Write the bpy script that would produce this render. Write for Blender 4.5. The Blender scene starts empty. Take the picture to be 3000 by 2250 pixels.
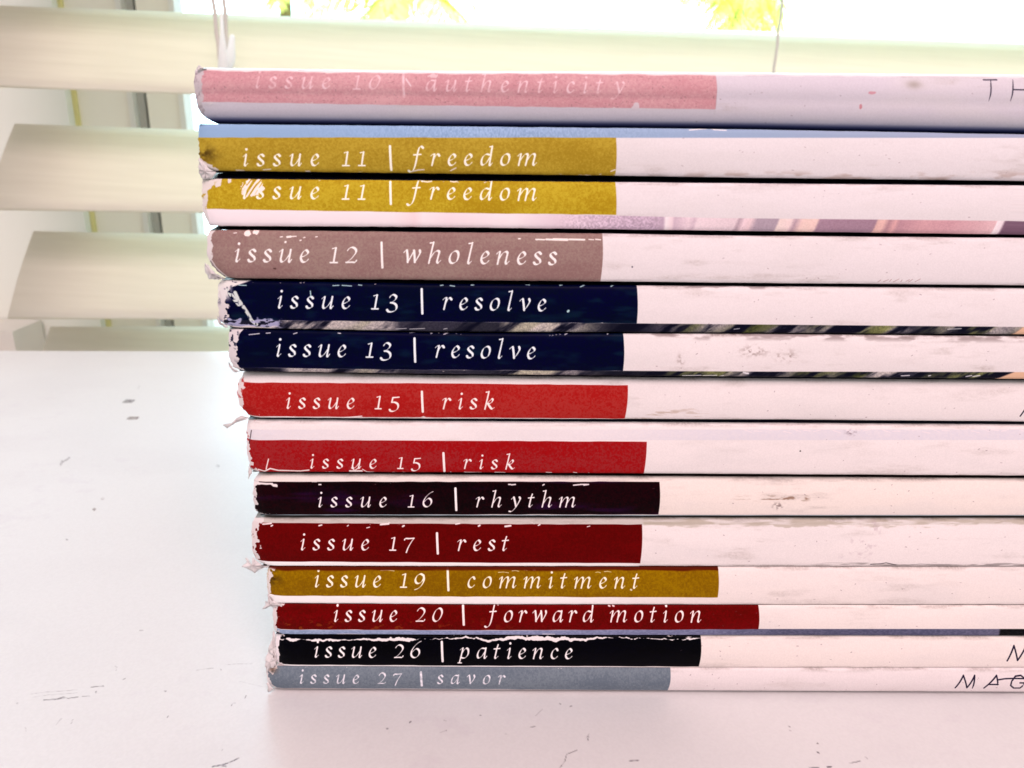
import bpy, math, random
import numpy as np
from mathutils import Matrix, Vector

# ------------------------------------------------------------------ camera
FPX = 2166.67                       # 26 mm lens on 36 mm, in photograph pixels (3000 wide)
PITCH, YAW, ROLL = math.radians(18.5), math.radians(2.0), math.radians(1.66)
CAM = np.array([0.0, -0.110, 0.0961])
_F = np.array([math.sin(YAW)*math.cos(PITCH), math.cos(YAW)*math.cos(PITCH), -math.sin(PITCH)])
_R0 = np.array([math.cos(YAW), -math.sin(YAW), 0.0]); _U0 = np.cross(_R0, _F)
_R = _R0*math.cos(ROLL) + _U0*math.sin(ROLL); _U = _U0*math.cos(ROLL) - _R0*math.sin(ROLL)

scene = bpy.context.scene
col = scene.collection
cd = bpy.data.cameras.new('camera'); cam = bpy.data.objects.new('camera', cd); col.objects.link(cam)
cam.matrix_world = Matrix(((_R[0], _U[0], -_F[0], CAM[0]), (_R[1], _U[1], -_F[1], CAM[1]), (_R[2], _U[2], -_F[2], CAM[2]), (0, 0, 0, 1)))
cd.lens = 26.0; cd.sensor_width = 36.0; cd.clip_start = 0.005; cd.clip_end = 100
cd.dof.use_dof = True; cd.dof.focus_distance = 0.126; cd.dof.aperture_fstop = 36.0
scene.camera = cam

# ------------------------------------------------------------------ world and lamps
w = bpy.data.worlds.new("World"); scene.world = w; w.use_nodes = True
bg = w.node_tree.nodes['Background']; bg.inputs[0].default_value = (1.0, 0.935, 0.915, 1); bg.inputs[1].default_value = 0.60

def area(name, loc, target, sx, sy, power, color):
    l = bpy.data.lights.new(name, 'AREA'); l.shape = 'RECTANGLE'; l.size = sx; l.size_y = sy
    l.energy = power; l.color = color
    o = bpy.data.objects.new(name, l); col.objects.link(o); o.location = loc
    o.rotation_euler = (Vector(target) - Vector(loc)).to_track_quat('-Z', 'Y').to_euler()
    return o
area('room_light', (0.22, -1.05, 1.35), (0.0, 0.0, 0.05), 0.9, 0.7, 25.0, (1.0, 0.73, 0.745))
area('window_light', (-0.05, 0.62, 0.62), (-0.02, 0.0, 0.02), 0.9, 0.5, 2.5, (0.35, 0.80, 1.0))
area('daylight_outside', (0.4, 0.9, 2.9), (0.4, 2.8, 0.5), 1.2, 1.2, 200.0, (1.0, 0.98, 0.85)).data.spread = math.radians(75)
scene.view_settings.view_transform = 'Standard'; scene.view_settings.look = 'None'
scene.view_settings.exposure = 0.0; scene.view_settings.gamma = 1.0
scene.cycles.max_bounces = 8; scene.cycles.transparent_max_bounces = 12

# ------------------------------------------------------------------ helpers
def P(px, py, Y=0.0, slope=0.0):
    """a place measured in the photograph -> the point on the upright plane y = Y + slope*x"""
    d = _F + _R*((px-1500)/FPX) + _U*((1125-py)/FPX)
    k = (Y + slope*CAM[0] - CAM[1])/(d[1] - slope*d[0])
    return CAM + k*d
TZ = -.0006                         # table top, a hair below the lowest spine
def PT(px, py, Z=-.0006):
    """... or the point on the level plane z = Z"""
    d = _F + _R*((px-1500)/FPX) + _U*((1125-py)/FPX)
    return CAM + d*((Z-CAM[2])/d[2])
def survey(X, Y, Z):
    """points -> where they were measured (arrays), to draw the print at its measured place"""
    vx, vy, vz = X-CAM[0], Y-CAM[1], Z-CAM[2]
    a = vx*_R[0]+vy*_R[1]+vz*_R[2]; b = vx*_U[0]+vy*_U[1]+vz*_U[2]; c = vx*_F[0]+vy*_F[1]+vz*_F[2]
    return 1500+FPX*a/c, 1125-FPX*b/c

def tag(o, label=None, cat=None, group=None, kind=None):
    if label: o['label'] = label
    if cat: o['category'] = cat
    if group: o['group'] = group
    if kind: o['kind'] = kind
    return o
def empty(name, loc=(0, 0, 0)):
    o = bpy.data.objects.new(name, None); col.objects.link(o); o.location = loc; o.empty_display_size = 0.01
    return o
def mesh(name, verts, faces, mat, parent=None, smooth=False, uvs=None, loc=None):
    me = bpy.data.meshes.new(name)
    off = Vector(parent.location) if parent is not None and parent.type == 'EMPTY' else Vector((0, 0, 0))
    if parent is not None and parent.type != 'EMPTY' and parent.parent is not None: off = Vector(parent.parent.location)
    if loc is not None and parent is None: off = Vector(loc)
    me.from_pydata([tuple(Vector(v)-off) for v in verts], [], faces)
    if uvs is not None:
        uv = me.uv_layers.new(name='UVMap')
        idx = np.empty(len(me.loops), dtype=np.int32); me.loops.foreach_get('vertex_index', idx)
        uv.data.foreach_set('uv', np.asarray(uvs, dtype=np.float32)[idx].ravel())
    if smooth: me.polygons.foreach_set('use_smooth', [True]*len(me.polygons))
    me.materials.append(mat); me.update()
    o = bpy.data.objects.new(name, me); col.objects.link(o)
    if parent is not None: o.parent = parent
    elif loc is not None: o.location = loc
    return o
def box(x0, x1, y0, y1, z0, z1):
    v = [(x0, y0, z0), (x1, y0, z0), (x1, y1, z0), (x0, y1, z0), (x0, y0, z1), (x1, y0, z1), (x1, y1, z1), (x0, y1, z1)]
    return v, [(0, 3, 2, 1), (4, 5, 6, 7), (0, 1, 5, 4), (1, 2, 6, 5), (2, 3, 7, 6), (3, 0, 4, 7)]
def tube(pts, r, n=8):
    v, fcs = [], []
    pts = [Vector(p) for p in pts]
    rr = r if isinstance(r, (list, tuple)) else [r]*len(pts)
    for i, p in enumerate(pts):
        d = (pts[min(i+1, len(pts)-1)] - pts[max(i-1, 0)]).normalized()
        a = d.orthogonal().normalized(); b = d.cross(a)
        if i and (a.dot(pa) < 0.9):
            a = (pa - d*pa.dot(d)).normalized(); b = d.cross(a)
        pa = a
        for k in range(n):
            t = 2*math.pi*k/n; v.append(tuple(p + (a*math.cos(t)+b*math.sin(t))*rr[i]))
        if i:
            for k in range(n):
                q = (i-1)*n; fcs.append((q+k, q+(k+1) % n, q+n+(k+1) % n, q+n+k))
    fcs.append(tuple(range(n))[::-1]); fcs.append(tuple(range((len(pts)-1)*n, len(pts)*n)))
    return v, fcs

def material(name, color, rough=0.5, spec=0.3, noise=0.0, nscale=60.0, bump=0.0, bscale=900.0, stretch=(1, 1, 1), color2=None, trans=0.0, tcol=None):
    m = bpy.data.materials.new(name); m.use_nodes = True; nt = m.node_tree; N = nt.nodes; L = nt.links
    b = N['Principled BSDF']; b.inputs['Roughness'].default_value = rough; b.inputs['Specular IOR Level'].default_value = spec
    b.inputs['Base Color'].default_value = (*color, 1)
    tc = N.new('ShaderNodeTexCoord'); mp = N.new('ShaderNodeMapping'); mp.inputs['Scale'].default_value = stretch
    L.new(tc.outputs['Object'], mp.inputs[0])
    if noise > 0:
        n = N.new('ShaderNodeTexNoise'); n.inputs['Scale'].default_value = nscale; n.inputs['Detail'].default_value = 5
        L.new(mp.outputs[0], n.inputs[0])
        mx = N.new('ShaderNodeMix'); mx.data_type = 'RGBA'
        c2 = color2 if color2 else tuple(c*(1-noise) for c in color)
        mx.inputs[6].default_value = (*color, 1); mx.inputs[7].default_value = (*c2, 1)
        L.new(n.outputs['Fac'], mx.inputs[0]); L.new(mx.outputs[2], b.inputs['Base Color'])
    if bump > 0:
        n2 = N.new('ShaderNodeTexNoise'); n2.inputs['Scale'].default_value = bscale; n2.inputs['Detail'].default_value = 4
        L.new(mp.outputs[0], n2.inputs[0]); bp = N.new('ShaderNodeBump'); bp.inputs['Strength'].default_value = bump
        bp.inputs['Distance'].default_value = 0.0002; L.new(n2.outputs['Fac'], bp.inputs['Height']); L.new(bp.outputs[0], b.inputs['Normal'])
    if trans > 0:
        tr = N.new('ShaderNodeBsdfTranslucent'); tr.inputs[0].default_value = (*(tcol or color), 1)
        ms = N.new('ShaderNodeMixShader'); ms.inputs[0].default_value = trans
        L.new(b.outputs[0], ms.inputs[1]); L.new(tr.outputs[0], ms.inputs[2]); L.new(ms.outputs[0], N['Material Output'].inputs[0])
    return m
def emission(name, color, s):
    m = bpy.data.materials.new(name); m.use_nodes = True; N = m.node_tree.nodes; N.remove(N['Principled BSDF'])
    e = N.new('ShaderNodeEmission'); e.inputs[0].default_value = (*color, 1); e.inputs[1].default_value = s
    m.node_tree.links.new(e.outputs[0], N['Material Output'].inputs[0]); return m
def print_material(name, img, rough=0.5, bump=0.22, spec=0.035, mode='EXTEND'):
    """paper printed with a drawn (array-made) image, plus procedural fibre relief and grain"""
    m = bpy.data.materials.new(name); m.use_nodes = True; nt = m.node_tree; N = nt.nodes; L = nt.links
    b = N['Principled BSDF']; b.inputs['Roughness'].default_value = rough; b.inputs['Specular IOR Level'].default_value = spec
    t = N.new('ShaderNodeTexImage'); t.image = img; t.extension = mode; t.interpolation = 'Linear'
    tc = N.new('ShaderNodeTexCoord'); n = N.new('ShaderNodeTexNoise'); n.inputs['Scale'].default_value = 700; n.inputs['Detail'].default_value = 4
    L.new(tc.outputs['UV'], t.inputs[0]); L.new(tc.outputs['Object'], n.inputs[0])
    L.new(t.outputs['Color'], b.inputs['Base Color'])
    n3 = N.new('ShaderNodeTexNoise'); n3.inputs['Scale'].default_value = 90; n3.inputs['Detail'].default_value = 3; L.new(tc.outputs['Object'], n3.inputs[0])
    ad = N.new('ShaderNodeMath'); ad.operation = 'MULTIPLY_ADD'; ad.inputs[1].default_value = 3.0
    L.new(n3.outputs['Fac'], ad.inputs[0]); L.new(n.outputs['Fac'], ad.inputs[2])
    bp = N.new('ShaderNodeBump'); bp.inputs['Strength'].default_value = bump; bp.inputs['Distance'].default_value = 0.00012
    L.new(ad.outputs[0], bp.inputs['Height']); L.new(bp.outputs[0], b.inputs['Normal'])
    return m

# ------------------------------------------------------------------ array drawing
_ng = {}
def vn(X, Y, sx, sy, seed):
    """smooth value noise, cell size sx*sy"""
    if seed not in _ng: _ng[seed] = np.random.RandomState(seed).rand(256, 256).astype(np.float32)
    g = _ng[seed]; x = X/sx; y = Y/sy
    xi = np.floor(x).astype(np.int32); yi = np.floor(y).astype(np.int32)
    fx = (x-xi).astype(np.float32); fy = (y-yi).astype(np.float32); fx = fx*fx*(3-2*fx); fy = fy*fy*(3-2*fy)
    a = g[yi & 255, xi & 255]; b = g[yi & 255, (xi+1) & 255]; c = g[(yi+1) & 255, xi & 255]; d = g[(yi+1) & 255, (xi+1) & 255]
    return (a*(1-fx)+b*fx)*(1-fy)+(c*(1-fx)+d*fx)*fy
def fb(X, Y, sx, sy, seed, o=3):
    s = 0; t = 0; k = 1.0
    for i in range(o):
        s = s+k*vn(X, Y, sx/2**i, sy/2**i, seed*7+i); t += k; k *= 0.55
    return s/t
def sm(a, lo, hi): 
    t = np.clip((a-lo)/(hi-lo), 0, 1); return t*t*(3-2*t)
def blend(img, mask, c, k=1.0):
    m = (mask*k)[..., None].astype(np.float32); img *= (1-m); img += m*np.asarray(c, dtype=np.float32)

# italic letters, drawn as broad-nib pen strokes; unit = x-height, origin at the left of the ink on the baseline
G = {
 'i': (.41, [[(.03,.78),(.16,.90),(.29,.97)], [(.28,.96),(.2,.5),(.12,.15),(.19,.06),(.39,.24)]], [(.31,1.38,.105)]),
 's': (.60, [[(.55,.84),(.42,.95),(.22,.9),(.15,.73),(.3,.54),(.48,.37),(.49,.17),(.31,.05),(.12,.07),(.05,.17)]], []),
 'u': (.97, [[(.03,.8),(.15,.91),(.28,.97)], [(.27,.96),(.2,.6),(.13,.25),(.18,.07),(.34,.09),(.55,.28),(.78,.62)], [(.88,.97),(.82,.6),(.74,.14),(.80,.06),(.95,.24)]], []),
 'e': (.72, [[(.14,.43),(.35,.5),(.57,.64),(.63,.8),(.5,.94),(.32,.86),(.15,.6),(.1,.33),(.19,.1),(.36,.05),(.53,.13),(.67,.28)]], []),
 '1': (.57, [[(.20,1.07),(.33,1.11),(.48,1.17)], [(.47,1.13),(.38,.6),(.29,.05)], [(.04,.03),(.3,.03),(.56,.03)]], []),
 '2': (.90, [[(.18,.93),(.35,1.12),(.58,1.17),(.8,1.03),(.82,.8),(.62,.5),(.35,.22),(.08,.05)], [(.08,.05),(.5,.07),(.76,.07),(.87,.22)]], []),
 '3': (.87, [[(.27,.95),(.42,1.13),(.62,1.16),(.80,1.02),(.75,.82),(.55,.63),(.35,.53)], [(.35,.53),(.6,.5),(.79,.35),(.83,.12),(.7,-.1),(.4,-.2),(.17,-.17),(.07,-.05)]], []),
 '5': (.93, [[(.36,1.04),(.6,1.05),(.9,1.08)], [(.35,1.03),(.3,.82),(.25,.62)], [(.25,.62),(.5,.62),(.76,.48),(.81,.2),(.68,-.05),(.4,-.2),(.14,-.18),(.06,-.06)]], []),
 '6': (1.04, [[(1.02,1.5),(.7,1.33),(.35,1.0),(.13,.6),(.14,.25),(.35,.06),(.62,.12),(.83,.4),(.83,.7),(.63,.86),(.4,.76),(.2,.55)]], []),
 '7': (.97, [[(.08,.93),(.17,1.06),(.5,1.06),(.93,1.09)], [(.93,1.09),(.65,.7),(.4,.25),(.24,-.18)]], []),
 '9': (.97, [[(.86,1.02),(.6,1.14),(.3,1.0),(.14,.7),(.2,.44),(.4,.36),(.68,.5),(.86,.8)], [(.86,1.03),(.90,.65),(.72,.25),(.42,-.05),(.07,-.2)]], []),
 '0': (1.0, [[(.65,1.15),(.33,.95),(.12,.5),(.16,.17),(.38,.05),(.68,.25),(.90,.7),(.87,1.03),(.65,1.15)]], []),
 'r': (.77, [[(.02,.8),(.16,.92),(.34,.97)], [(.33,.96),(.22,.5),(.11,.04)], [(.19,.42),(.35,.74),(.5,.92),(.62,.94),(.71,.84)]], []),
 'h': (.98, [[(.17,1.53),(.30,1.55),(.43,1.6)], [(.42,1.58),(.24,.8),(.06,.03)], [(.15,.35),(.45,.8),(.70,.95),(.84,.86),(.76,.5),(.68,.18),(.75,.06),(.96,.24)]], []),
 'y': (1.12, [[(.23,.78),(.36,.91),(.48,.97)], [(.47,.96),(.56,.6),(.66,.1)], [(1.0,.96),(1.06,.83),(.95,.55),(.70,.1),(.42,-.28),(.20,-.43),(.02,-.41)]], []),
 't': (.58, [[(.40,1.26),(.28,.93),(.17,.45),(.11,.15),(.18,.06),(.40,.24)], [(.03,.9),(.3,.92),(.56,.95)]], []),
 'm': (1.55, [[(.0,.78),(.12,.91),(.27,.97)], [(.26,.96),(.16,.5),(.06,.03)], [(.14,.35),(.45,.8),(.68,.95),(.80,.86),(.72,.45),(.62,.03)], [(.70,.35),(1.0,.8),(1.24,.95),(1.38,.86),(1.31,.5),(1.24,.18),(1.31,.06),(1.52,.24)]], []),
 'n': (.97, [[(.0,.78),(.12,.91),(.27,.97)], [(.26,.96),(.16,.5),(.06,.03)], [(.14,.35),(.42,.8),(.67,.95),(.81,.86),(.74,.5),(.67,.18),(.74,.06),(.95,.24)]], []),
 'o': (.86, [[(.52,.95),(.25,.77),(.11,.4),(.17,.12),(.38,.05),(.64,.22),(.77,.6),(.72,.88),(.52,.95)]], []),
 'd': (1.0, [[(.76,.90),(.5,.94),(.25,.75),(.11,.4),(.14,.12),(.3,.09),(.55,.3),(.76,.65)], [(.80,1.54),(.90,1.56),(1.0,1.6)], [(.99,1.58),(.88,.9),(.77,.15),(.84,.06),(.99,.22)]], []),
 'a': (.97, [[(.84,.92),(.5,.94),(.25,.75),(.11,.4),(.14,.12),(.3,.09),(.55,.3),(.77,.65)], [(.87,.97),(.79,.55),(.73,.14),(.80,.06),(.95,.24)]], []),
 'c': (.70, [[(.66,.82),(.58,.94),(.42,.92),(.22,.72),(.11,.38),(.18,.12),(.35,.05),(.52,.12),(.66,.27)]], []),
 'f': (1.22, [[(1.22,1.48),(1.08,1.58),(.92,1.48),(.8,1.1),(.68,.5),(.54,-.05),(.37,-.38),(.16,-.48),(.03,-.41)], [(.47,.9),(.75,.92),(1.05,.94)]], []),
 'w': (1.30, [[(.02,.8),(.13,.92),(.26,.97)], [(.26,.96),(.31,.5),(.31,.08)], [(.31,.08),(.55,.5),(.79,.93)], [(.79,.95),(.83,.5),(.84,.08)], [(.84,.08),(1.06,.42),(1.23,.76),(1.22,.96)]], []),
 'l': (.46, [[(.17,1.53),(.30,1.55),(.44,1.6)], [(.43,1.58),(.2,.6),(.11,.15),(.18,.06),(.36,.22)]], []),
 'v': (.86, [[(.0,.8),(.12,.92),(.27,.97)], [(.26,.96),(.32,.5),(.35,.08)], [(.35,.08),(.6,.38),(.80,.75),(.77,.96)]], []),
 'k': (.92, [[(.17,1.53),(.30,1.55),(.43,1.6)], [(.42,1.58),(.24,.8),(.06,.03)], [(.17,.43),(.45,.75),(.67,.94),(.76,.84),(.6,.6),(.28,.5)], [(.33,.52),(.5,.25),(.68,.06),(.9,.17)]], []),
 'p': (1.0, [[(.14,.8),(.28,.91),(.41,.97)], [(.40,.96),(.24,.3),(.06,-.42)], [(-.06,-.44),(.08,-.44),(.24,-.44)], [(.3,.5),(.5,.8),(.72,.94),(.88,.8),(.85,.4),(.62,.1),(.38,.05),(.2,.12)]], []),
}
def spline(p, closed=False, n=10):
    p = [np.array(q, float) for q in p]
    if len(p) == 2: return [p[0]+(p[1]-p[0])*i/n for i in range(n+1)]
    if closed: q = [p[-2]]+p+[p[1]]
    else: q = [2*p[0]-p[1]]+p+[2*p[-1]-p[-2]]
    out = []
    for i in range(1, len(q)-2):
        a, b, c, d = q[i-1:i+3]
        for k in range(n):
            t = k/n; out.append(.5*((2*b)+(c-a)*t+(2*a-5*b+4*c-d)*t*t+(3*b-a-3*c+d)*t**3))
    out.append(q[-2]); return out
def capsule(cov, tx, pts, rad):
    """cov: coverage array; tx: dict with PX, PY arrays; pts in measured units, rad per point"""
    PX, PY, to = tx['PX'], tx['PY'], tx['to']
    pts = np.array(pts, float); rad = np.array(rad, float)
    pad = rad.max()+3
    c0 = to(pts[:, 0].min()-pad, pts[:, 1].max()+pad); c1 = to(pts[:, 0].max()+pad, pts[:, 1].min()-pad)
    h, wd = PX.shape
    j0, j1 = max(0, int(min(c0[0], c1[0]))-2), min(wd, int(max(c0[0], c1[0]))+3)
    i0, i1 = max(0, int(min(c0[1], c1[1]))-2), min(h, int(max(c0[1], c1[1]))+3)
    if j1 <= j0 or i1 <= i0: return
    X = PX[i0:i1, j0:j1]; Y = PY[i0:i1, j0:j1]
    best = np.full(X.shape, -1e9, dtype=np.float32)
    for (x, y), r in zip(pts, rad):
        np.maximum(best, r-np.sqrt((X-x)**2+(Y-y)**2), out=best)
    np.maximum(cov[i0:i1, j0:j1], np.clip(.5+best/1.25, 0, 1), out=cov[i0:i1, j0:j1])
NIB_A, NIB_B, NIB = .107, .025, math.radians(36)
def text(cov, tx, s, xs, xe, ys, ye, xh):
    wid = sum(.40 if c == ' ' else G[c][0] for c in s)*xh
    gap = (xe-xs-wid)/(len(s)-1)
    x = xs
    for c in s:
        if c == ' ': x += .40*xh+gap; continue
        wd, strokes, dots = G[c]
        base = ys+(ye-ys)*(x-xs)/max(1, xe-xs)
        for st in strokes:
            pp = spline(st, closed=(st[0] == st[-1]))
            p = np.array(pp); d = np.gradient(p, axis=0); ang = np.arctan2(d[:, 1], d[:, 0])-NIB
            r = np.sqrt((NIB_A*np.sin(ang))**2+(NIB_B*np.cos(ang))**2)*xh*.94
            capsule(cov, tx, [(x+u*xh, base-v*xh) for u, v in p], np.maximum(r, .85))
        for (u, v, r) in dots: capsule(cov, tx, [(x+u*xh, base-v*xh)], [r*xh])
        x += wd*xh+gap
def seg(cov, tx, pts, r):
    q = []
    for a, b in zip(pts[:-1], pts[1:]):
        n = max(2, int(math.hypot(b[0]-a[0], b[1]-a[1])/1.0))
        q += [(a[0]+(b[0]-a[0])*i/n, a[1]+(b[1]-a[1])*i/n) for i in range(n+1)]
    capsule(cov, tx, q, [r]*len(q))
def image(name, arr):
    h, wd, _ = arr.shape
    im = bpy.data.images.new(name, wd, h, alpha=False)
    a = np.ones((h, wd, 4), dtype=np.float32); a[..., :3] = np.clip(arr, 0, 1)
    im.pixels.foreach_set(a.ravel()); im.pack(); return im

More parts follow.
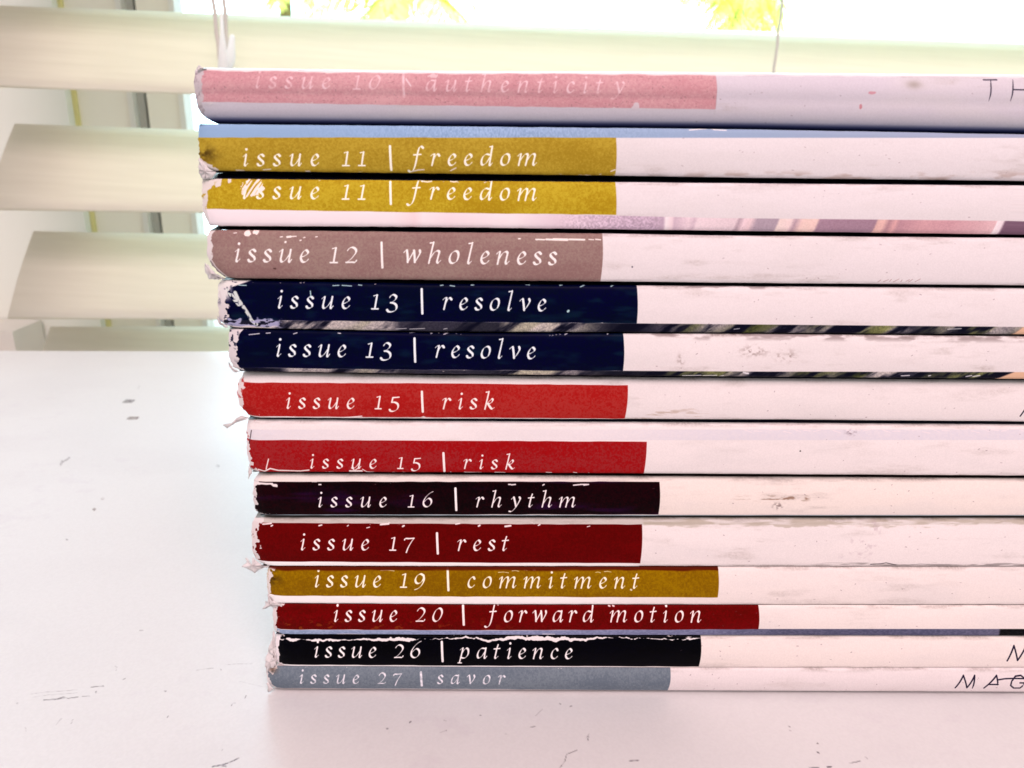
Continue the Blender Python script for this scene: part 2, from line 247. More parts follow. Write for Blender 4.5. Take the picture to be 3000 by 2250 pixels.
# ------------------------------------------------------------------ the magazines
# every place below was measured in the photograph (3000 x 2250) and is turned into metres on the spine plane by P()
WHITE = (.905, .885, .885)
def ramp(cols, xs):
    """cols along x: piecewise colour"""
    xs = np.array(xs, float); cols = np.array(cols, float)
    return lambda PX, PY: np.stack([np.interp(PX, xs, cols[:, k]) for k in range(3)], -1)
MAGS = [
 dict(key='10', y=-0.0048, top=[(560,199),(1200,209),(2200,214),(3000,221)], bot=[(560,362),(1200,369),(2200,379),(3000,393)],
      left=[(566,199),(565,250),(570,325),(585,345),(608,362)], rt=.0006, rb=.0038, front=(.8,.78,.78), back=(.02,.03,.10),
      band=dict(c=(.83,.65,.67), c2=(.78,.57,.60), xl=592, xr=(2097,2094), top=None, bot=[(588,298),(1200,308),(2095,320)]),
      txt=[('issue 10',750,1116,259,263,35),('authenticity',1247,1829,268,275,34)], bar=(1182,206,287), tcol=(.92,.80,.83), tk=.9,
      title='issue 10 authenticity', look='magazine with faded pink spine band, topmost of the stack'),
 dict(key='11a', y=-0.0044, top=[(570,363),(1200,369),(2200,379),(3000,394)], bot=[(580,500),(1200,508),(1800,515),(2100,520),(3000,531)],
      left=[(579,363),(578,403),(580,450),(584,490),(600,501)], rt=.0003, rb=.0007, front=(.25,.36,.55), back=(.015,.015,.04),
      band=dict(c=(.72,.62,.21), c2=(.63,.52,.14), xl=580, xr=(1802,1803), top=[(580,403),(3000,403)], bot=None),
      txt=[('issue 11',713,1070,487,486,36),('freedom',1196,1573,486,485,36)], bar=(1144,425,501), tcol=(.99,.99,.94), tk=1,
      title='issue 11 freedom', look='magazine with mustard spine band under a blue strip, second from top'),
 dict(key='11b', y=-0.0042, top=[(580,524),(1200,529),(1800,534),(2100,537),(3000,544)], bot=[(590,663),(1200,666),(2200,678),(3000,689)],
      left=[(587,524),(587,560),(592,620),(605,664)], rt=.0003, rb=.0006, front=(.02,.02,.05), back=(.012,.012,.03),
      band=dict(c=(.76,.67,.18), c2=(.67,.55,.10), xl=608, xr=(1803,1801), top=None, bot=[(590,611),(1200,621),(1800,629)]),
      txt=[('issue 11',713,1070,582,584,36),('freedom',1193,1572,583,588,36)], bar=(1144,530,600), tcol=(.99,.99,.94), tk=1,
      title='issue 11 freedom', look='magazine with scuffed mustard band over a pale purple strip, third from top'),
 dict(key='12', y=-0.0039, top=[(600,674),(1250,681),(1765,685),(2100,691),(3000,698)], bot=[(610,816),(1250,821),(2000,828),(3000,837)],
      left=[(612,674),(604,690),(604,740),(612,770),(635,800),(658,817)], rt=.0004, rb=.0004, front=(.015,.015,.03), back=(.03,.02,.03),
      band=dict(c=(.60,.51,.48), c2=(.55,.43,.42), xl=621, xr=(1765,1759), top=None, bot=None),
      txt=[('issue 12',690,1047,767,770,39),('wholeness',1183,1630,770,776,39)], bar=(1119,707,786), tcol=(.96,.95,.94), tk=1,
      title='issue 12 wholeness', look='magazine with mauve brown spine band and torn lower left corner'),
 dict(key='13a', y=-0.0036, top=[(620,821),(1250,833),(1870,838),(3000,846)], bot=[(640,960),(1250,972),(2250,976),(3000,981)],
      left=[(645,821),(635,835),(637,900),(640,940),(668,961)], rt=.0005, rb=.0003, front=(.01,.012,.03), back=(.01,.01,.02),
      band=dict(c=(.0,.0,.16), c2=(.0,.02,.12), xl=664, xr=(1866,1862), top=None, bot=[(640,937),(1250,941),(2250,950),(3000,957)]),
      txt=[('issue 13',815,1164,902,905,36),('resolve',1297,1600,906,911,36)], bar=(1236,844,920), tcol=(.93,.97,.98), tk=1,
      title='issue 13 resolve', look='magazine with navy spine band, its left end badly creased and scraped white'),
 dict(key='13b', y=-0.0035, top=[(660,964),(1250,977),(2250,980),(3000,987)], bot=[(690,1089),(1250,1097),(2250,1106),(3000,1112)],
      left=[(668,964),(667,1000),(669,1050),(680,1078),(697,1089)], rt=.0004, rb=.0004, front=(.01,.01,.03), back=(.01,.01,.025),
      band=dict(c=(.0,.0,.155), c2=(.0,.015,.12), xl=700, xr=(1826,1823), top=None, bot=[(700,1076),(1250,1083),(2250,1088),(3000,1089)]),
      txt=[('issue 13',811,1146,1043,1046,36),('resolve',1275,1569,1046,1051,36)], bar=(1215,988,1061), tcol=(.93,.97,.98), tk=1,
      title='issue 13 resolve', look='magazine with navy spine band directly above the first red one'),
 dict(key='15a', y=-0.0023, top=[(700,1092),(1250,1103),(2250,1112),(3000,1117)], bot=[(720,1225),(1250,1228),(2250,1231),(3000,1237)],
      left=[(712,1092),(697,1115),(692,1150),(700,1190),(728,1226)], rt=.0007, rb=.0004, front=(.03,.04,.09), back=(.01,.01,.03),
      band=dict(c=(.66,.18,.165), c2=(.64,.09,.085), xl=712, xr=(1839,1830), top=[(712,1120),(1300,1123),(1840,1128)], bot=[(712,1219),(1300,1223),(1835,1227)]),
      txt=[('issue 15',840,1171,1196,1197,33),('risk',1296,1449,1197,1198,33)], bar=(1237,1143,1208), tcol=(.97,.95,.93), tk=1,
      title='issue 15 risk', look='magazine with bright red spine band, directly below the two navy ones'),
 dict(key='15b', y=-0.0018, top=[(715,1231),(1300,1237),(2100,1241),(3000,1247)], bot=[(725,1385),(1300,1386),(2100,1391),(3000,1396)],
      left=[(722,1231),(719,1260),(721,1330),(728,1365),(735,1386)], rt=.0006, rb=.0004, front=(.05,.05,.09), back=(.04,.01,.01),
      band=dict(c=(.59,.14,.15), c2=(.60,.04,.06), xl=735, xr=(1894,1886), top=[(720,1287),(1300,1289),(1894,1292)], bot=None),
      txt=[('issue 15',909,1233,1372,1373,30),('risk',1358,1508,1373,1375,30)], bar=(1300,1322,1384), tcol=(.97,.95,.94), tk=1,
      title='issue 15 risk', look='magazine with crimson spine band below a wide pale strip, above the near black one'),
 dict(key='16', y=-0.001, top=[(750,1389),(1300,1394),(2100,1400),(3000,1405)], bot=[(745,1511),(1300,1512),(2100,1513),(3000,1513)],
      left=[(755,1389),(741,1408),(739,1440),(742,1480),(745,1500),(760,1511)], rt=.0006, rb=.0003, front=(.04,.02,.02), back=(.01,.02,.04),
      band=dict(c=(.10,.0,.02), c2=(.03,.0,.01), xl=752, xr=(1931,1928), top=[(745,1410),(1300,1411),(1930,1411)], bot=[(745,1508),(1300,1507),(1930,1507)]),
      txt=[('issue 16',933,1270,1484,1484,31),('rhythm',1394,1686,1484,1484,31)], bar=(1335,1426,1496), tcol=(.98,.96,.96), tk=1,
      title='issue 16 rhythm', look='magazine with near black plum spine band'),
 dict(key='17', y=-0.0004, top=[(740,1520),(1300,1520),(2100,1520),(3000,1521)], bot=[(745,1659),(1300,1660),(3000,1661)],
      left=[(745,1520),(735,1545),(734,1570),(738,1620),(748,1645),(765,1659)], rt=.0005, rb=.0003, front=(.55,.52,.50), back=(.05,.01,.01),
      band=dict(c=(.39,.0,.005), c2=(.33,.0,.0), xl=757, xr=(1880,1874), top=[(745,1531),(1300,1534),(1880,1536)], bot=[(745,1643),(1300,1647),(1875,1649)]),
      txt=[('issue 17',882,1215,1609,1610,33),('rest',1340,1490,1611,1611,33)], bar=(1281,1557,1622), tcol=(.98,.95,.95), tk=1,
      title='issue 17 rest', look='magazine with dark maroon spine band, frayed paper at its lower left corner'),
 dict(key='19', y=-0.0003, top=[(780,1661),(1400,1661.5),(3000,1662.5)], bot=[(780,1768),(1400,1772),(3000,1773)],
      left=[(782,1661),(779,1690),(781,1720),(786,1768)], rt=.0005, rb=.0002, front=(.05,.012,.01), back=(.75,.7,.7),
      band=dict(c=(.58,.44,.0), c2=(.49,.34,.0), xl=790, xr=(2104,2098), top=None, bot=[(780,1742),(1500,1746),(2100,1748)]),
      txt=[('issue 19',923,1245,1717,1718,33),('commitment',1369,1871,1719,1721,32)], bar=(1312,1664,1729), tcol=(.98,.97,.90), tk=1,
      title='issue 19 commitment', look='magazine with dark olive gold spine band between two maroon ones'),
 dict(key='20', y=-0.0003, top=[(790,1769.5),(1400,1773.5),(3000,1774.5)], bot=[(800,1859),(1400,1861),(3000,1864)],
      left=[(799,1769),(797,1800),(800,1840),(805,1859)], rt=.0002, rb=.0002, front=(.05,.01,.01), back=(.02,.02,.05),
      band=dict(c=(.42,.0,.01), c2=(.34,.01,.0), xl=806, xr=(2222,2217), top=None, bot=[(800,1842),(1500,1844),(2222,1841)]),
      txt=[('issue 20',979,1298,1818,1818,32),('forward',1420,1738,1819,1819,32),('motion',1787,2053,1819,1820,32)], bar=(1357,1772,1830), tcol=(.98,.95,.94), tk=1,
      title='issue 20 forward motion', look='magazine with maroon band above a slate blue strip, longest title in the stack'),
 dict(key='26', y=0.0, top=[(800,1860.5),(1400,1862.5),(3000,1865.5)], bot=[(805,1952),(1450,1955),(2200,1957),(3000,1957)],
      left=[(805,1860),(806,1900),(808,1930),(812,1952)], rt=.0004, rb=.0002, front=(.01,.01,.02), back=(.8,.76,.76),
      band=dict(c=(.0,.0,.03), c2=(.0,.0,.01), xl=812, xr=(2053,2046), top=None, bot=[(805,1946),(1450,1950),(2050,1952)]),
      txt=[('issue 26',922,1235,1923,1925,32),('patience',1344,1677,1926,1928,32)], bar=(1295,1876,1938), tcol=(.98,.97,.97), tk=1,
      title='issue 26 patience', look='magazine with black spine band cracked white along its upper edge, second from bottom'),
 dict(key='27', y=0.0, top=[(780,1953.5),(1450,1956.5),(2200,1958.5),(3000,1958.5)], bot=[(780,2023),(1500,2028),(2200,2030),(3000,2033)],
      left=[(783,1953),(779,1975),(783,2000),(790,2023)], rt=.0003, rb=.0009, front=(.78,.74,.74), back=(.8,.76,.76),
      band=dict(c=(.47,.52,.56), c2=(.40,.45,.50), xl=792, xr=(1964,1955), top=None, bot=[(780,2017),(1450,2020),(1955,2025)]),
      txt=[('issue 27',879,1178,2000,2001,27),('savor',1282,1480,2001,2002,27)], bar=(1234,1965,2010), tcol=(.93,.93,.96), tk=1,
      title='issue 27 savor', look='magazine with grey spine band, lowest of the stack on the white table'),
]

def pl(pts, x): return np.interp(x, [p[0] for p in pts], [p[1] for p in pts])
def chips(PX, PY, edge, side, width, dens, seed, sx=26, sy=5):
    """worn-off flecks hugging an edge; side +1: below the edge line, -1 above it"""
    d = (PY-edge)*side
    near = sm(width-d, 0, width)*(d > -8)
    n = .65*vn(PX, PY, sx, sy, seed)+.35*vn(PX, PY, sx/4, sy/2.5, seed+1)
    gate = sm(vn(PX, PY, 110, 60, seed+2), .35, .75)
    return sm(n+.22*near*gate-(1-near)*.6, 1.02-dens, 1.08-dens)

def paint(M, x0, x1, z0, z1, res):
    wd = int((x1-x0)*res); h = int((z1-z0)*res)
    xs = x0+(np.arange(wd)+.5)/res; zs = z0+(np.arange(h)+.5)/res
    X, Z = np.meshgrid(xs.astype(np.float32), zs.astype(np.float32))
    PX, PY = survey(X, M['y'], Z); PX = PX.astype(np.float32); PY = PY.astype(np.float32)
    def to(px, py):
        q = P(px, py, M['y']); return (q[0]-x0)*res, (q[2]-z0)*res
    tx = dict(PX=PX, PY=PY, to=to)
    seed = 31+7*MAGS.index(M)
    k = M['key']; b = M['band']
    img = np.empty((h, wd, 3), np.float32); img[:] = WHITE
    topl = pl(M['top'], PX); botl = pl(M['bot'], PX)
    # paper tone and grime
    tone = {'16': (.93, .885, .845), '10': (.79, .765, .82), '11a': (.89, .87, .88), '27': (.865, .84, .86), '17': (.92, .895, .895), '15b': (.92, .89, .89)}.get(k)
    ti = MAGS.index(M)/13
    blend(img, np.ones_like(PX), (.885+.045*ti, .865+.025*ti, .885-.02*ti), .9)
    if tone: blend(img, np.ones_like(PX), tone, .6)
    blend(img, sm(fb(PX, PY, 300, 60, seed), .45, .8), (.86, .84, .84), .35)
    gr = sm(fb(PX, PY, 120, 22, seed+40, 4), .52, .85)*sm(vn(PX, PY, 260, 50, seed+3), .3, .8)*(.45+.9*vn(PX, PY, 5, 3, seed+60))
    blend(img, gr, (.68, .64, .62), .28 if k not in ('17', '13b', '16', '12') else .42)
    img *= (1+.035*(vn(PX, PY, 2.5, 2.5, seed+9)-.5))[..., None]
    # dirt rubbed along the two edges
    et = sm(14-(PY-topl), 0, 14)*sm(fb(PX, PY, 70, 10, seed+50), .42, .75)
    eb = sm(10-(botl-PY), 0, 10)*sm(fb(PX, PY, 60, 9, seed+51), .45, .75)
    blend(img, np.maximum(et, eb)*(.5+vn(PX, PY, 4, 3, seed+61)), (.52,.47,.45), .5 if k in ('17','13b') else .32)
    # printed picture strips and plain tinted strips
    if k == '11a':
        m = sm(404-PY, -1, 1.5); base = ramp([(.55,.68,.82), (.57,.69,.83), (.59,.67,.78), (.62,.66,.75)], [560,1300,2200,3000])(PX, PY)
        st = (vn(PX, PY, 3, 5, 5)-.5)*.12*np.exp(-((PX-1450)/420)**2)
        img[:] = img*(1-m[..., None])+(base+st[..., None])*m[..., None]
        sc = []; cov = np.zeros_like(PX)
        for (a, bb, r) in (((2020,381),(2065,377),1.6), ((2065,377),(2080,374),2.6), ((2080,374),(2095,380),2.2), ((2095,380),(2128,382),1.5)): seg(cov, tx, [a, bb], r)
        blend(img, cov, (.93,.92,.93))
    if k == '11b':
        edge = np.interp(PX, [590,1250,1800,2100,3000], [612,622,631,638,647])
        m = sm(PY-edge, -1, 1.5)
        xs_ = [590,1150,1215,1240,1320,1500,1640,1750,1830,1942,1950,1968,1975,2015,2030,2040,2150,2160,2175,2195,2212,2272,2278,2312,2325,2345,2362,2388,2396,2560,2566,2585,2600,2618,2632,2700,2780,2860,2912,2916,2932,2940,2964,2970,2985,3000]
        W_ = (.97,.93,.95)
        cs_ = [W_,W_,(.95,.86,.88),W_,(.95,.88,.91),W_,(.88,.79,.85),(.80,.70,.79),(.74,.64,.74),(.70,.60,.70),W_,(.93,.84,.87),(.78,.68,.75),(.92,.83,.87),(.8,.7,.76),(.93,.85,.88),(.88,.8,.83),(.64,.54,.6),(.93,.82,.85),(.9,.78,.8),(.60,.53,.60),(.60,.53,.60),(.93,.85,.82),(.94,.84,.83),(.66,.54,.6),(.92,.78,.74),(.93,.8,.75),(.93,.78,.74),(.55,.41,.50),(.52,.38,.47),(.85,.66,.62),(.9,.7,.66),(.62,.42,.46),(.84,.60,.6),(.66,.45,.5),(.78,.55,.58),(.76,.53,.57),(.8,.6,.63),(.86,.68,.7),W_,(.9,.84,.87),(.30,.17,.27),(.30,.17,.27),W_,(.82,.74,.78),W_]
        base = ramp(cs_, xs_)(PX+(PY-660)*.35*sm(PX, 1950, 2100), PY)
        base = base*.74+.26*np.array((.97,.92,.93))
        st = (vn(PX, PY, 4, 4, 6)-.5)*.20*sm(PX, 1600, 1720)*sm(1960-PX, 0, 60)+(vn(PX, PY, 3, 3, 8)-.5)*.06*sm(PX, 1950, 2000)
        img[:] = img*(1-m[..., None])+(base+st[..., None])*m[..., None]
    if k in ('13a', '13b'):
        e = pl(b['bot'], PX); m = sm(PY-e, -1, 1.2)
        sh = PX+(PY-e)*1.3; sd = 3 if k == '13a' else 4
        base = np.stack([.03+.0*sh, .035+.0*sh, .11+.0*sh], -1)
        lights = fb(sh, PY, 42, 60, sd, 4); fine = vn(PX, PY, 3, 3, sd+60)
        zone = np.interp(PX, [640,820,850,1140,1175,1460,1490,1640,1700,1790,1900,2060,2350,2560,2600,2680,2850,2960,3000],
                         [.1,.1,1,.9,.25,.2,1,1,.7,.2,.2,.8,.6,.9,1,.3,1,.7,.9] if k == '13a' else [.0,.1,.9,.75,.25,.2,1,1,.5,.15,.2,.9,.6,.9,1,.3,1,.7,.9])
        c1 = np.array((.80,.76,.78)); c2 = np.array((.48,.50,.30))
        hue = sm(vn(sh, PY, 70, 90, sd+2), .3, .7)*sm(PX, 1500, 2000)*.8+.15+.25*sm(vn(sh, PY, 60, 60, sd+8), .5, .8)
        cc = c1*(1-hue[..., None])+c2*hue[..., None]
        mm = ((sm(lights, .25, .55)*sm(1900-PX, 0, 200)+sm(lights, .42, .66)*sm(PX, 1750, 1950))*zone*(.8+.4*fine))[..., None]
        base = base*(1-mm)+cc*mm
        end = sm(PX+(PY-e)*1.2, 2990, 3000) if k == '13a' else sm(PX+(PY-e)*2.2, 2960, 2975)
        base = base*(1-end[..., None])+np.array((.88,.72,.60))*end[..., None]
        img[:] = img*(1-m[..., None])+base*m[..., None]
    if k == '15b':
        m = sm(PY-1256, 0, 3)*sm(1288-PY, -1, 2)*np.interp(PX, [720,1000,1300,1800,2100,3000], [.8,.35,.1,.55,.9,1])
        blend(img, m*(.8+.4*vn(PX, PY, 6, 4, 77)), (.83,.82,.86), .75)
    if k == '16':
        blend(img, sm(PY-pl(M['bot'], PX)+5, 0, 1.5), (.55,.66,.72), .8*1)
    if k in ('17',):
        blend(img, sm(pl(b['top'], PX)-PY, -1, 1)*np.interp(PX, [700,1900,2100,3000], [1,1,.5,.4]), (.66,.64,.60), .55)  # grey tint on the strip above the band
    if k in ('19', '26', '17', '15b', '20'):
        lo = b['bot'] or M['bot']
        blend(img, sm(PY-pl(lo, PX), -1, 1)*sm(2100-PX, 0, 500), (.97,.97,.97), .9)
    if k == '20':
        e = np.interp(PX, [800,1500,2222,3000], [1843,1845,1840,1840]); m = sm(PY-e, -1, 1)
        base = ramp([(.58,.66,.78),(.56,.60,.74),(.47,.49,.62),(.34,.35,.45),(.34,.35,.46),(.38,.38,.48),(.03,.03,.05),(.03,.03,.05)], [800,1400,2000,2300,2700,2924,2930,3000])(PX, PY)
        base = base+((vn(PX, PY, 5, 4, 12)-.5)*.10)[..., None]
        img[:] = img*(1-m[..., None])+base*m[..., None]
    # the coloured band
    e0 = pl(b['top'], PX) if b['top'] else topl-30
    e1 = pl(b['bot'], PX) if b['bot'] else botl+30
    frac = np.clip((PY-topl)/(botl-topl), 0, 1); bow = 3*np.sin(np.pi*frac)
    wob = (vn(PX, PY, 40, 3, seed+5)-.5)*1.6
    xr = b['xr'][0]+(b['xr'][1]-b['xr'][0])*frac+bow
    bm = sm(PY-e0+wob, -.8, .8)*sm(e1-PY+wob, -.8, .8)*sm(xr-PX, -.8, .8)
    mot = .5*vn(PX, PY, 5, 5, seed+6)+.5*vn(PX, PY, 2.4, 2.4, seed+7)
    big = fb(PX, PY, 160, 50, seed+8)
    c = np.array(b['c']); c2 = np.array(b['c2'])
    t = np.clip((mot-.5)*1.6+(big-.5)*1.3+.5, 0, 1)[..., None]
    if k in ('15a', '15b'): t = sm(.62*mot+.38*big, .36, .64)[..., None]
    bc = c*(1-t)+c2*t
    if k == '10': bc = bc*(1-.25*sm(vn(PX, PY, 5, 3, 21), .82, .98)*.7)[..., None]
    img[:] = img*(1-bm[..., None])+bc*bm[..., None]
    if k in ('11a', '19'):       # finger-worn dark corner
        cx, cy, sx_, sy_ = (600, 452, 34, 22) if k == '11a' else (800, 1690, 24, 22)
        blend(img, np.exp(-((PX-cx)/sx_)**2-((PY-cy)/sy_)**2)*sm(fb(PX, PY, 18, 14, 91), .25, .7)*bm, (.22,.15,.05), .8)
    if k == '20': blend(img, bm*sm(fb(PX, PY, 14, 9, 93), .6, .72)*sm(PY, 1795, 1835)*sm(1750-PX, 0, 700), (.55,.28,.07), .6)
    if k in ('13a', '13b'): blend(img, bm*sm(fb(PX, PY, 70, 22, 95), .5, .85)*.9, (.03,.16,.22), .55)
    if k == '16': blend(img, bm*sm(fb(PX, PY, 200, 26, 97), .55, .8), (.20,.02,.30), .45)
    # lettering
    cov = np.zeros_like(PX)
    for (s, xs_, xe, ys, ye, xh) in M['txt']: text(cov, tx, s, xs_, xe, ys, ye, xh)
    bx, by0, by1 = M['bar']; seg(cov, tx, [(bx-.5, by0+3), (bx+2, by1-3)], 3.4)
    if k == '10': cov *= .55+.45*sm(fb(PX, PY, 20, 12, 88), .25, .6)
    if k == '27': cov *= .7+.3*sm(vn(PX, PY, 7, 6, 89), .25, .6)
    blend(img, cov, M['tcol'], M['tk'])
    # thin sans-serif capitals at the right
    cov = np.zeros_like(PX)
    if k == '10':
        seg(cov, tx, [(2881,234),(2920,234)], 1.7); seg(cov, tx, [(2901,234),(2896,296)], 1.7)
        seg(cov, tx, [(2966,234),(2959,296)], 1.7); seg(cov, tx, [(2963,263),(3004,264)], 1.7); seg(cov, tx, [(3008,234),(3001,296)], 1.7)
    if k == '15a': seg(cov, tx, [(2987,1218),(3016,1168),(3032,1218)], 1.9); seg(cov, tx, [(2998,1202),(3028,1202)], 1.6)
    if k == '26': seg(cov, tx, [(2948,1933),(2968,1889),(2978,1932),(3004,1889),(3008,1933)], 2.2)
    if k == '27':
        seg(cov, tx, [(2797,2013),(2820,1976),(2831,2013),(2853,1976),(2848,2014)], 2.1)
        seg(cov, tx, [(2881,2014),(2917,1976),(2922,2014)], 2.1); seg(cov, tx, [(2893,2002),(2921,2002)], 2.1)
        g = [(2998,1984),(2988,1976),(2972,1978),(2960,1992),(2958,2005),(2968,2014),(2986,2014),(2996,2004),(2997,1997),(2985,1997)]
        seg(cov, tx, g, 2.1); seg(cov, tx, [(2920,1988),(2940,1985),(2965,1984),(3010,1985)], 1.9)
    blend(img, cov, (.09,.06,.16))
    # wear, plus shade and highlight painted along some edges
    paper = np.array((.90,.87,.87))
    D = {'10': (.10,.03), '11a': (.0,.15), '11b': (.02,.0), '12': (.0,.0), '13a': (.04,.02), '13b': (.04,.03), '15a': (.0,.04), '15b': (.0,.06), '16': (.02,.02), '17': (.03,.0), '19': (.0,.0), '20': (.0,.0), '26': (.04,.0), '27': (.05,.0)}[k]
    onb = sm(xr+4-PX, 0, 4)
    te = pl(b['top'], PX) if b['top'] else topl
    be = pl(b['bot'], PX) if b['bot'] else botl
    if D[0]: blend(img, chips(PX, PY, te+3, 1, 16, D[0], seed+11, 20, 3.5)*onb, paper, .9)
    if D[1]: blend(img, chips(PX, PY, be-2, -1, 10, D[1], seed+14, 20, 3.5)*onb, paper, .9)
    # left end rubbed to bare paper
    lx = np.interp(PY, [p[1] for p in M['left']], [p[0] for p in M['left']])
    wid = b['xl']-lx
    n = (fb(PX, PY, 16, 16, seed+17, 4)-.5)*46+(vn(PX, PY, 7, 7, seed+18)-.5)*12
    corner = 16*np.maximum(sm(topl+16-PY, 0, 16), sm(PY-botl+18, 0, 18))
    if k in ('10',): corner = corner*.3; n = n*.55
    if k in ('11a',): wid = wid-8; corner = 60*sm(PY-452, 0, 48); n = n*.5
    if k in ('15a',): corner = corner*.8; n = n*.35
    if k in ('11b',): n = n*.2; corner = 75*sm(560-PY, 0, 30)*(.35+.65*sm(vn(PX, PY, 7, 30, 99), .3, .6))
    if k == '20': corner = 34*sm(1786-PY, 0, 16)
    if k in ('12',): n = n*.35; corner = corner*.3
    lm = sm(lx+wid+n+corner-PX, -1, 1.2)
    gp = (.88,.855,.855) if k != '10' else (.78,.75,.77)
    blend(img, lm, gp, .96)
    blend(img, lm*sm(fb(PX, PY, 10, 12, seed+23, 3), .60, .68)*sm(vn(PX, PY, 40, 40, seed+24), .35, .7), b['c2'] if k not in ('10',) else (.6,.55,.58), .8)
    cov = np.zeros_like(PX)
    def blob(cx, cy, rx, ry, sd, rough=.55):
        d = 1-np.sqrt(((PX-cx)/rx)**2+((PY-cy)/ry)**2)
        return sm(d+(fb(PX, PY, 9, 7, sd, 3)-.5)*2*rough, .05, .16)
    if k == '10':
        blend(img, blob(1864,312,12,10,3)+0, (.84,.80,.83), .9)
        blend(img, sm(topl+9+8*fb(PX, PY, 60, 50, 44)-6-PY, -1, 3), (.93,.91,.91), .9)  # white highlight painted along the wavy top edge
        blend(img, blob(1272,222,16,8,4), (.9,.82,.84), .7)
        blend(img, blob(2553,272,14,5,5), (.80,.55,.60), .8); blend(img, blob(2522,314,5,9,6), (.78,.52,.56), .9)
        blend(img, np.exp(-((PX-2675)/22)**2-((PY-248)/12)**2), (.58,.54,.50), .55)
        blend(img, sm(PY-pl(M['bot'], PX)+24, 0, 20), (.16,.19,.40), .85)  # navy fade painted on the lower edge, standing for shade into the gap
        cov = np.zeros_like(PX); seg(cov, tx, [(1190,232),(1204,252)], 2.4); blend(img, cov, (.92,.83,.86), .8)
    if k == '11a':
        for (a, bb) in (((690,499),(712,500)), ((770,498),(792,496)), ((1205,503),(1225,498)), ((1225,498),(1242,497)), ((1790,502),(1802,497)), ((1320,500),(1336,492))):
            seg(cov, tx, [a, bb], 1.8)
        blend(img, cov, paper, .9)
        blend(img, sm(fb(PX, PY, 60, 18, 45), .5, .75)*sm(PY-495, 0, 20)*sm(PX, 1900, 2100), (.66,.56,.52), .5)  # patchy brown tint along the lower right edge
    if k == '11b':
        m = np.maximum(blob(742,548,34,26,15,.45), blob(722,560,14,18,16,.3))
        strk = sm(vn(PX+PY*.6, PY, 5, 40, 17), .25, .45)
        blend(img, m*strk, (.97,.92,.90), 1)
        for (x, l) in ((1238,26), (1320,20)): seg(cov, tx, [(x, 531), (x+l*.5, 533), (x+l, 531)], 2)
        blend(img, cov, (.97,.95,.9), .9)
    if k == '12':
        blend(img, np.maximum(blob(725,684,11,9,25,.3), blob(750,680,10,9,26,.5)), (.97,.91,.89), 1)
        for (x, y, l, r) in ((822,694,6,1.6),(842,694,10,3),(850,693,18,1.6),(890,696,4,1.6),(837,709,1,3),(880,704,3,1.8),(925,694,5,1.4),(685,683,8,1.3)): seg(cov, tx, [(x, y), (x+l, y-1)], r)
        for (x, l, r) in ((1575,20,2),(1600,30,2.6),(1622,40,3.6),(1668,44,2.6),(1725,14,1.4),(1745,14,1.8),(1570,3,2.2)): seg(cov, tx, [(x, 701), (x+l, 702)], r)
        seg(cov, tx, [(1519,699),(1524,699)], 1.8)
        blend(img, cov, (.96,.93,.91), 1)
        blend(img, blob(806,786,5,3,27,.2), (.3,.2,.2), .8); blend(img, blob(1851,781,2.5,2.5,28,.1), (.1,.08,.2), .9)
        cov[:] = 0
        for i in range(8): seg(cov, tx, [(2572+i*15+(i*i) % 9, 826-(i % 3)), (2580+i*15+(i*7) % 13, 820-(i*5) % 4)], .8)
        blend(img, cov, (.55,.36,.36), .7)
        # cracked diagonal at the torn corner
        cov[:] = 0; seg(cov, tx, [(616,768),(628,790),(648,806),(663,817)], 4); blend(img, cov, (.55,.52,.53), .9)
        cov[:] = 0; seg(cov, tx, [(619,764),(633,786),(652,804),(668,816)], 2); blend(img, cov, (.9,.86,.86), .9)
    if k == '13a':
        cov[:] = 0; seg(cov, tx, [(690,856),(700,876),(716,898),(730,920),(738,938),(752,950)], 5)
        seg(cov, tx, [(668,850),(685,870),(702,890)], 6); blend(img, cov*sm(vn(PX, PY, 5, 5, 51), .1, .4), (.84,.88,.86), .95)
        m = sm(690-PX, 0, 26)*sm(890-PY, 0, 30)*sm(fb(PX-PY*.3, PY, 8, 22, 52, 3), .38, .46); blend(img, m, (.87,.86,.86), 1)
        m = sm(742-PX-(PY-822)*3.0, 0, 12)*sm(fb(PX, PY, 30, 8, 53, 3), .36, .44); blend(img, m, (.88,.87,.86), 1)
        blend(img, sm(PY-932+(vn(PX, PY, 12, 9, 54)-.5)*14, 0, 3)*sm(840-PX, 0, 30)*sm(fb(PX, PY, 14, 6, 55), .40, .55), (.70,.70,.84), .9)
        blend(img, sm(PY-pl(M['bot'], PX)+7+(vn(PX, PY, 26, 9, 56)-.5)*8, 0, 2)*sm(830-PX, 0, 40), (.90,.86,.86), 1)
        cov[:] = 0; seg(cov, tx, [(1663,911),(1665,909)], 3.2); seg(cov, tx, [(910,852),(912,868)], 1.6)
        for (x, l) in ((700,22),(975,18),(1002,28),(1050,10),(1290,8),(1318,14),(1380,8),(1540,12),(1640,8),(1790,10),(1700,14)): seg(cov, tx, [(x, 835+(x % 7)), (x+l, 836+(x % 5))], 1.3)
        blend(img, cov, (.75,.90,.90), .9)
        cov[:] = 0
        for (x, l) in ((1160,30),(1200,44),(1300,10),(2150,16),(2775,40)): seg(cov, tx, [(x, 964), (x+l, 962+(x % 5))], 1.2)
        blend(img, cov, (.85,.86,.88), .8)
        blend(img, sm(pl(M['top'], PX)+10-PY, 0, 6)*sm(fb(PX, PY, 60, 8, 57), .45, .6)*sm(PX, 1900, 1950)*sm(2400-PX, 0, 200), (.55,.50,.50), .6)
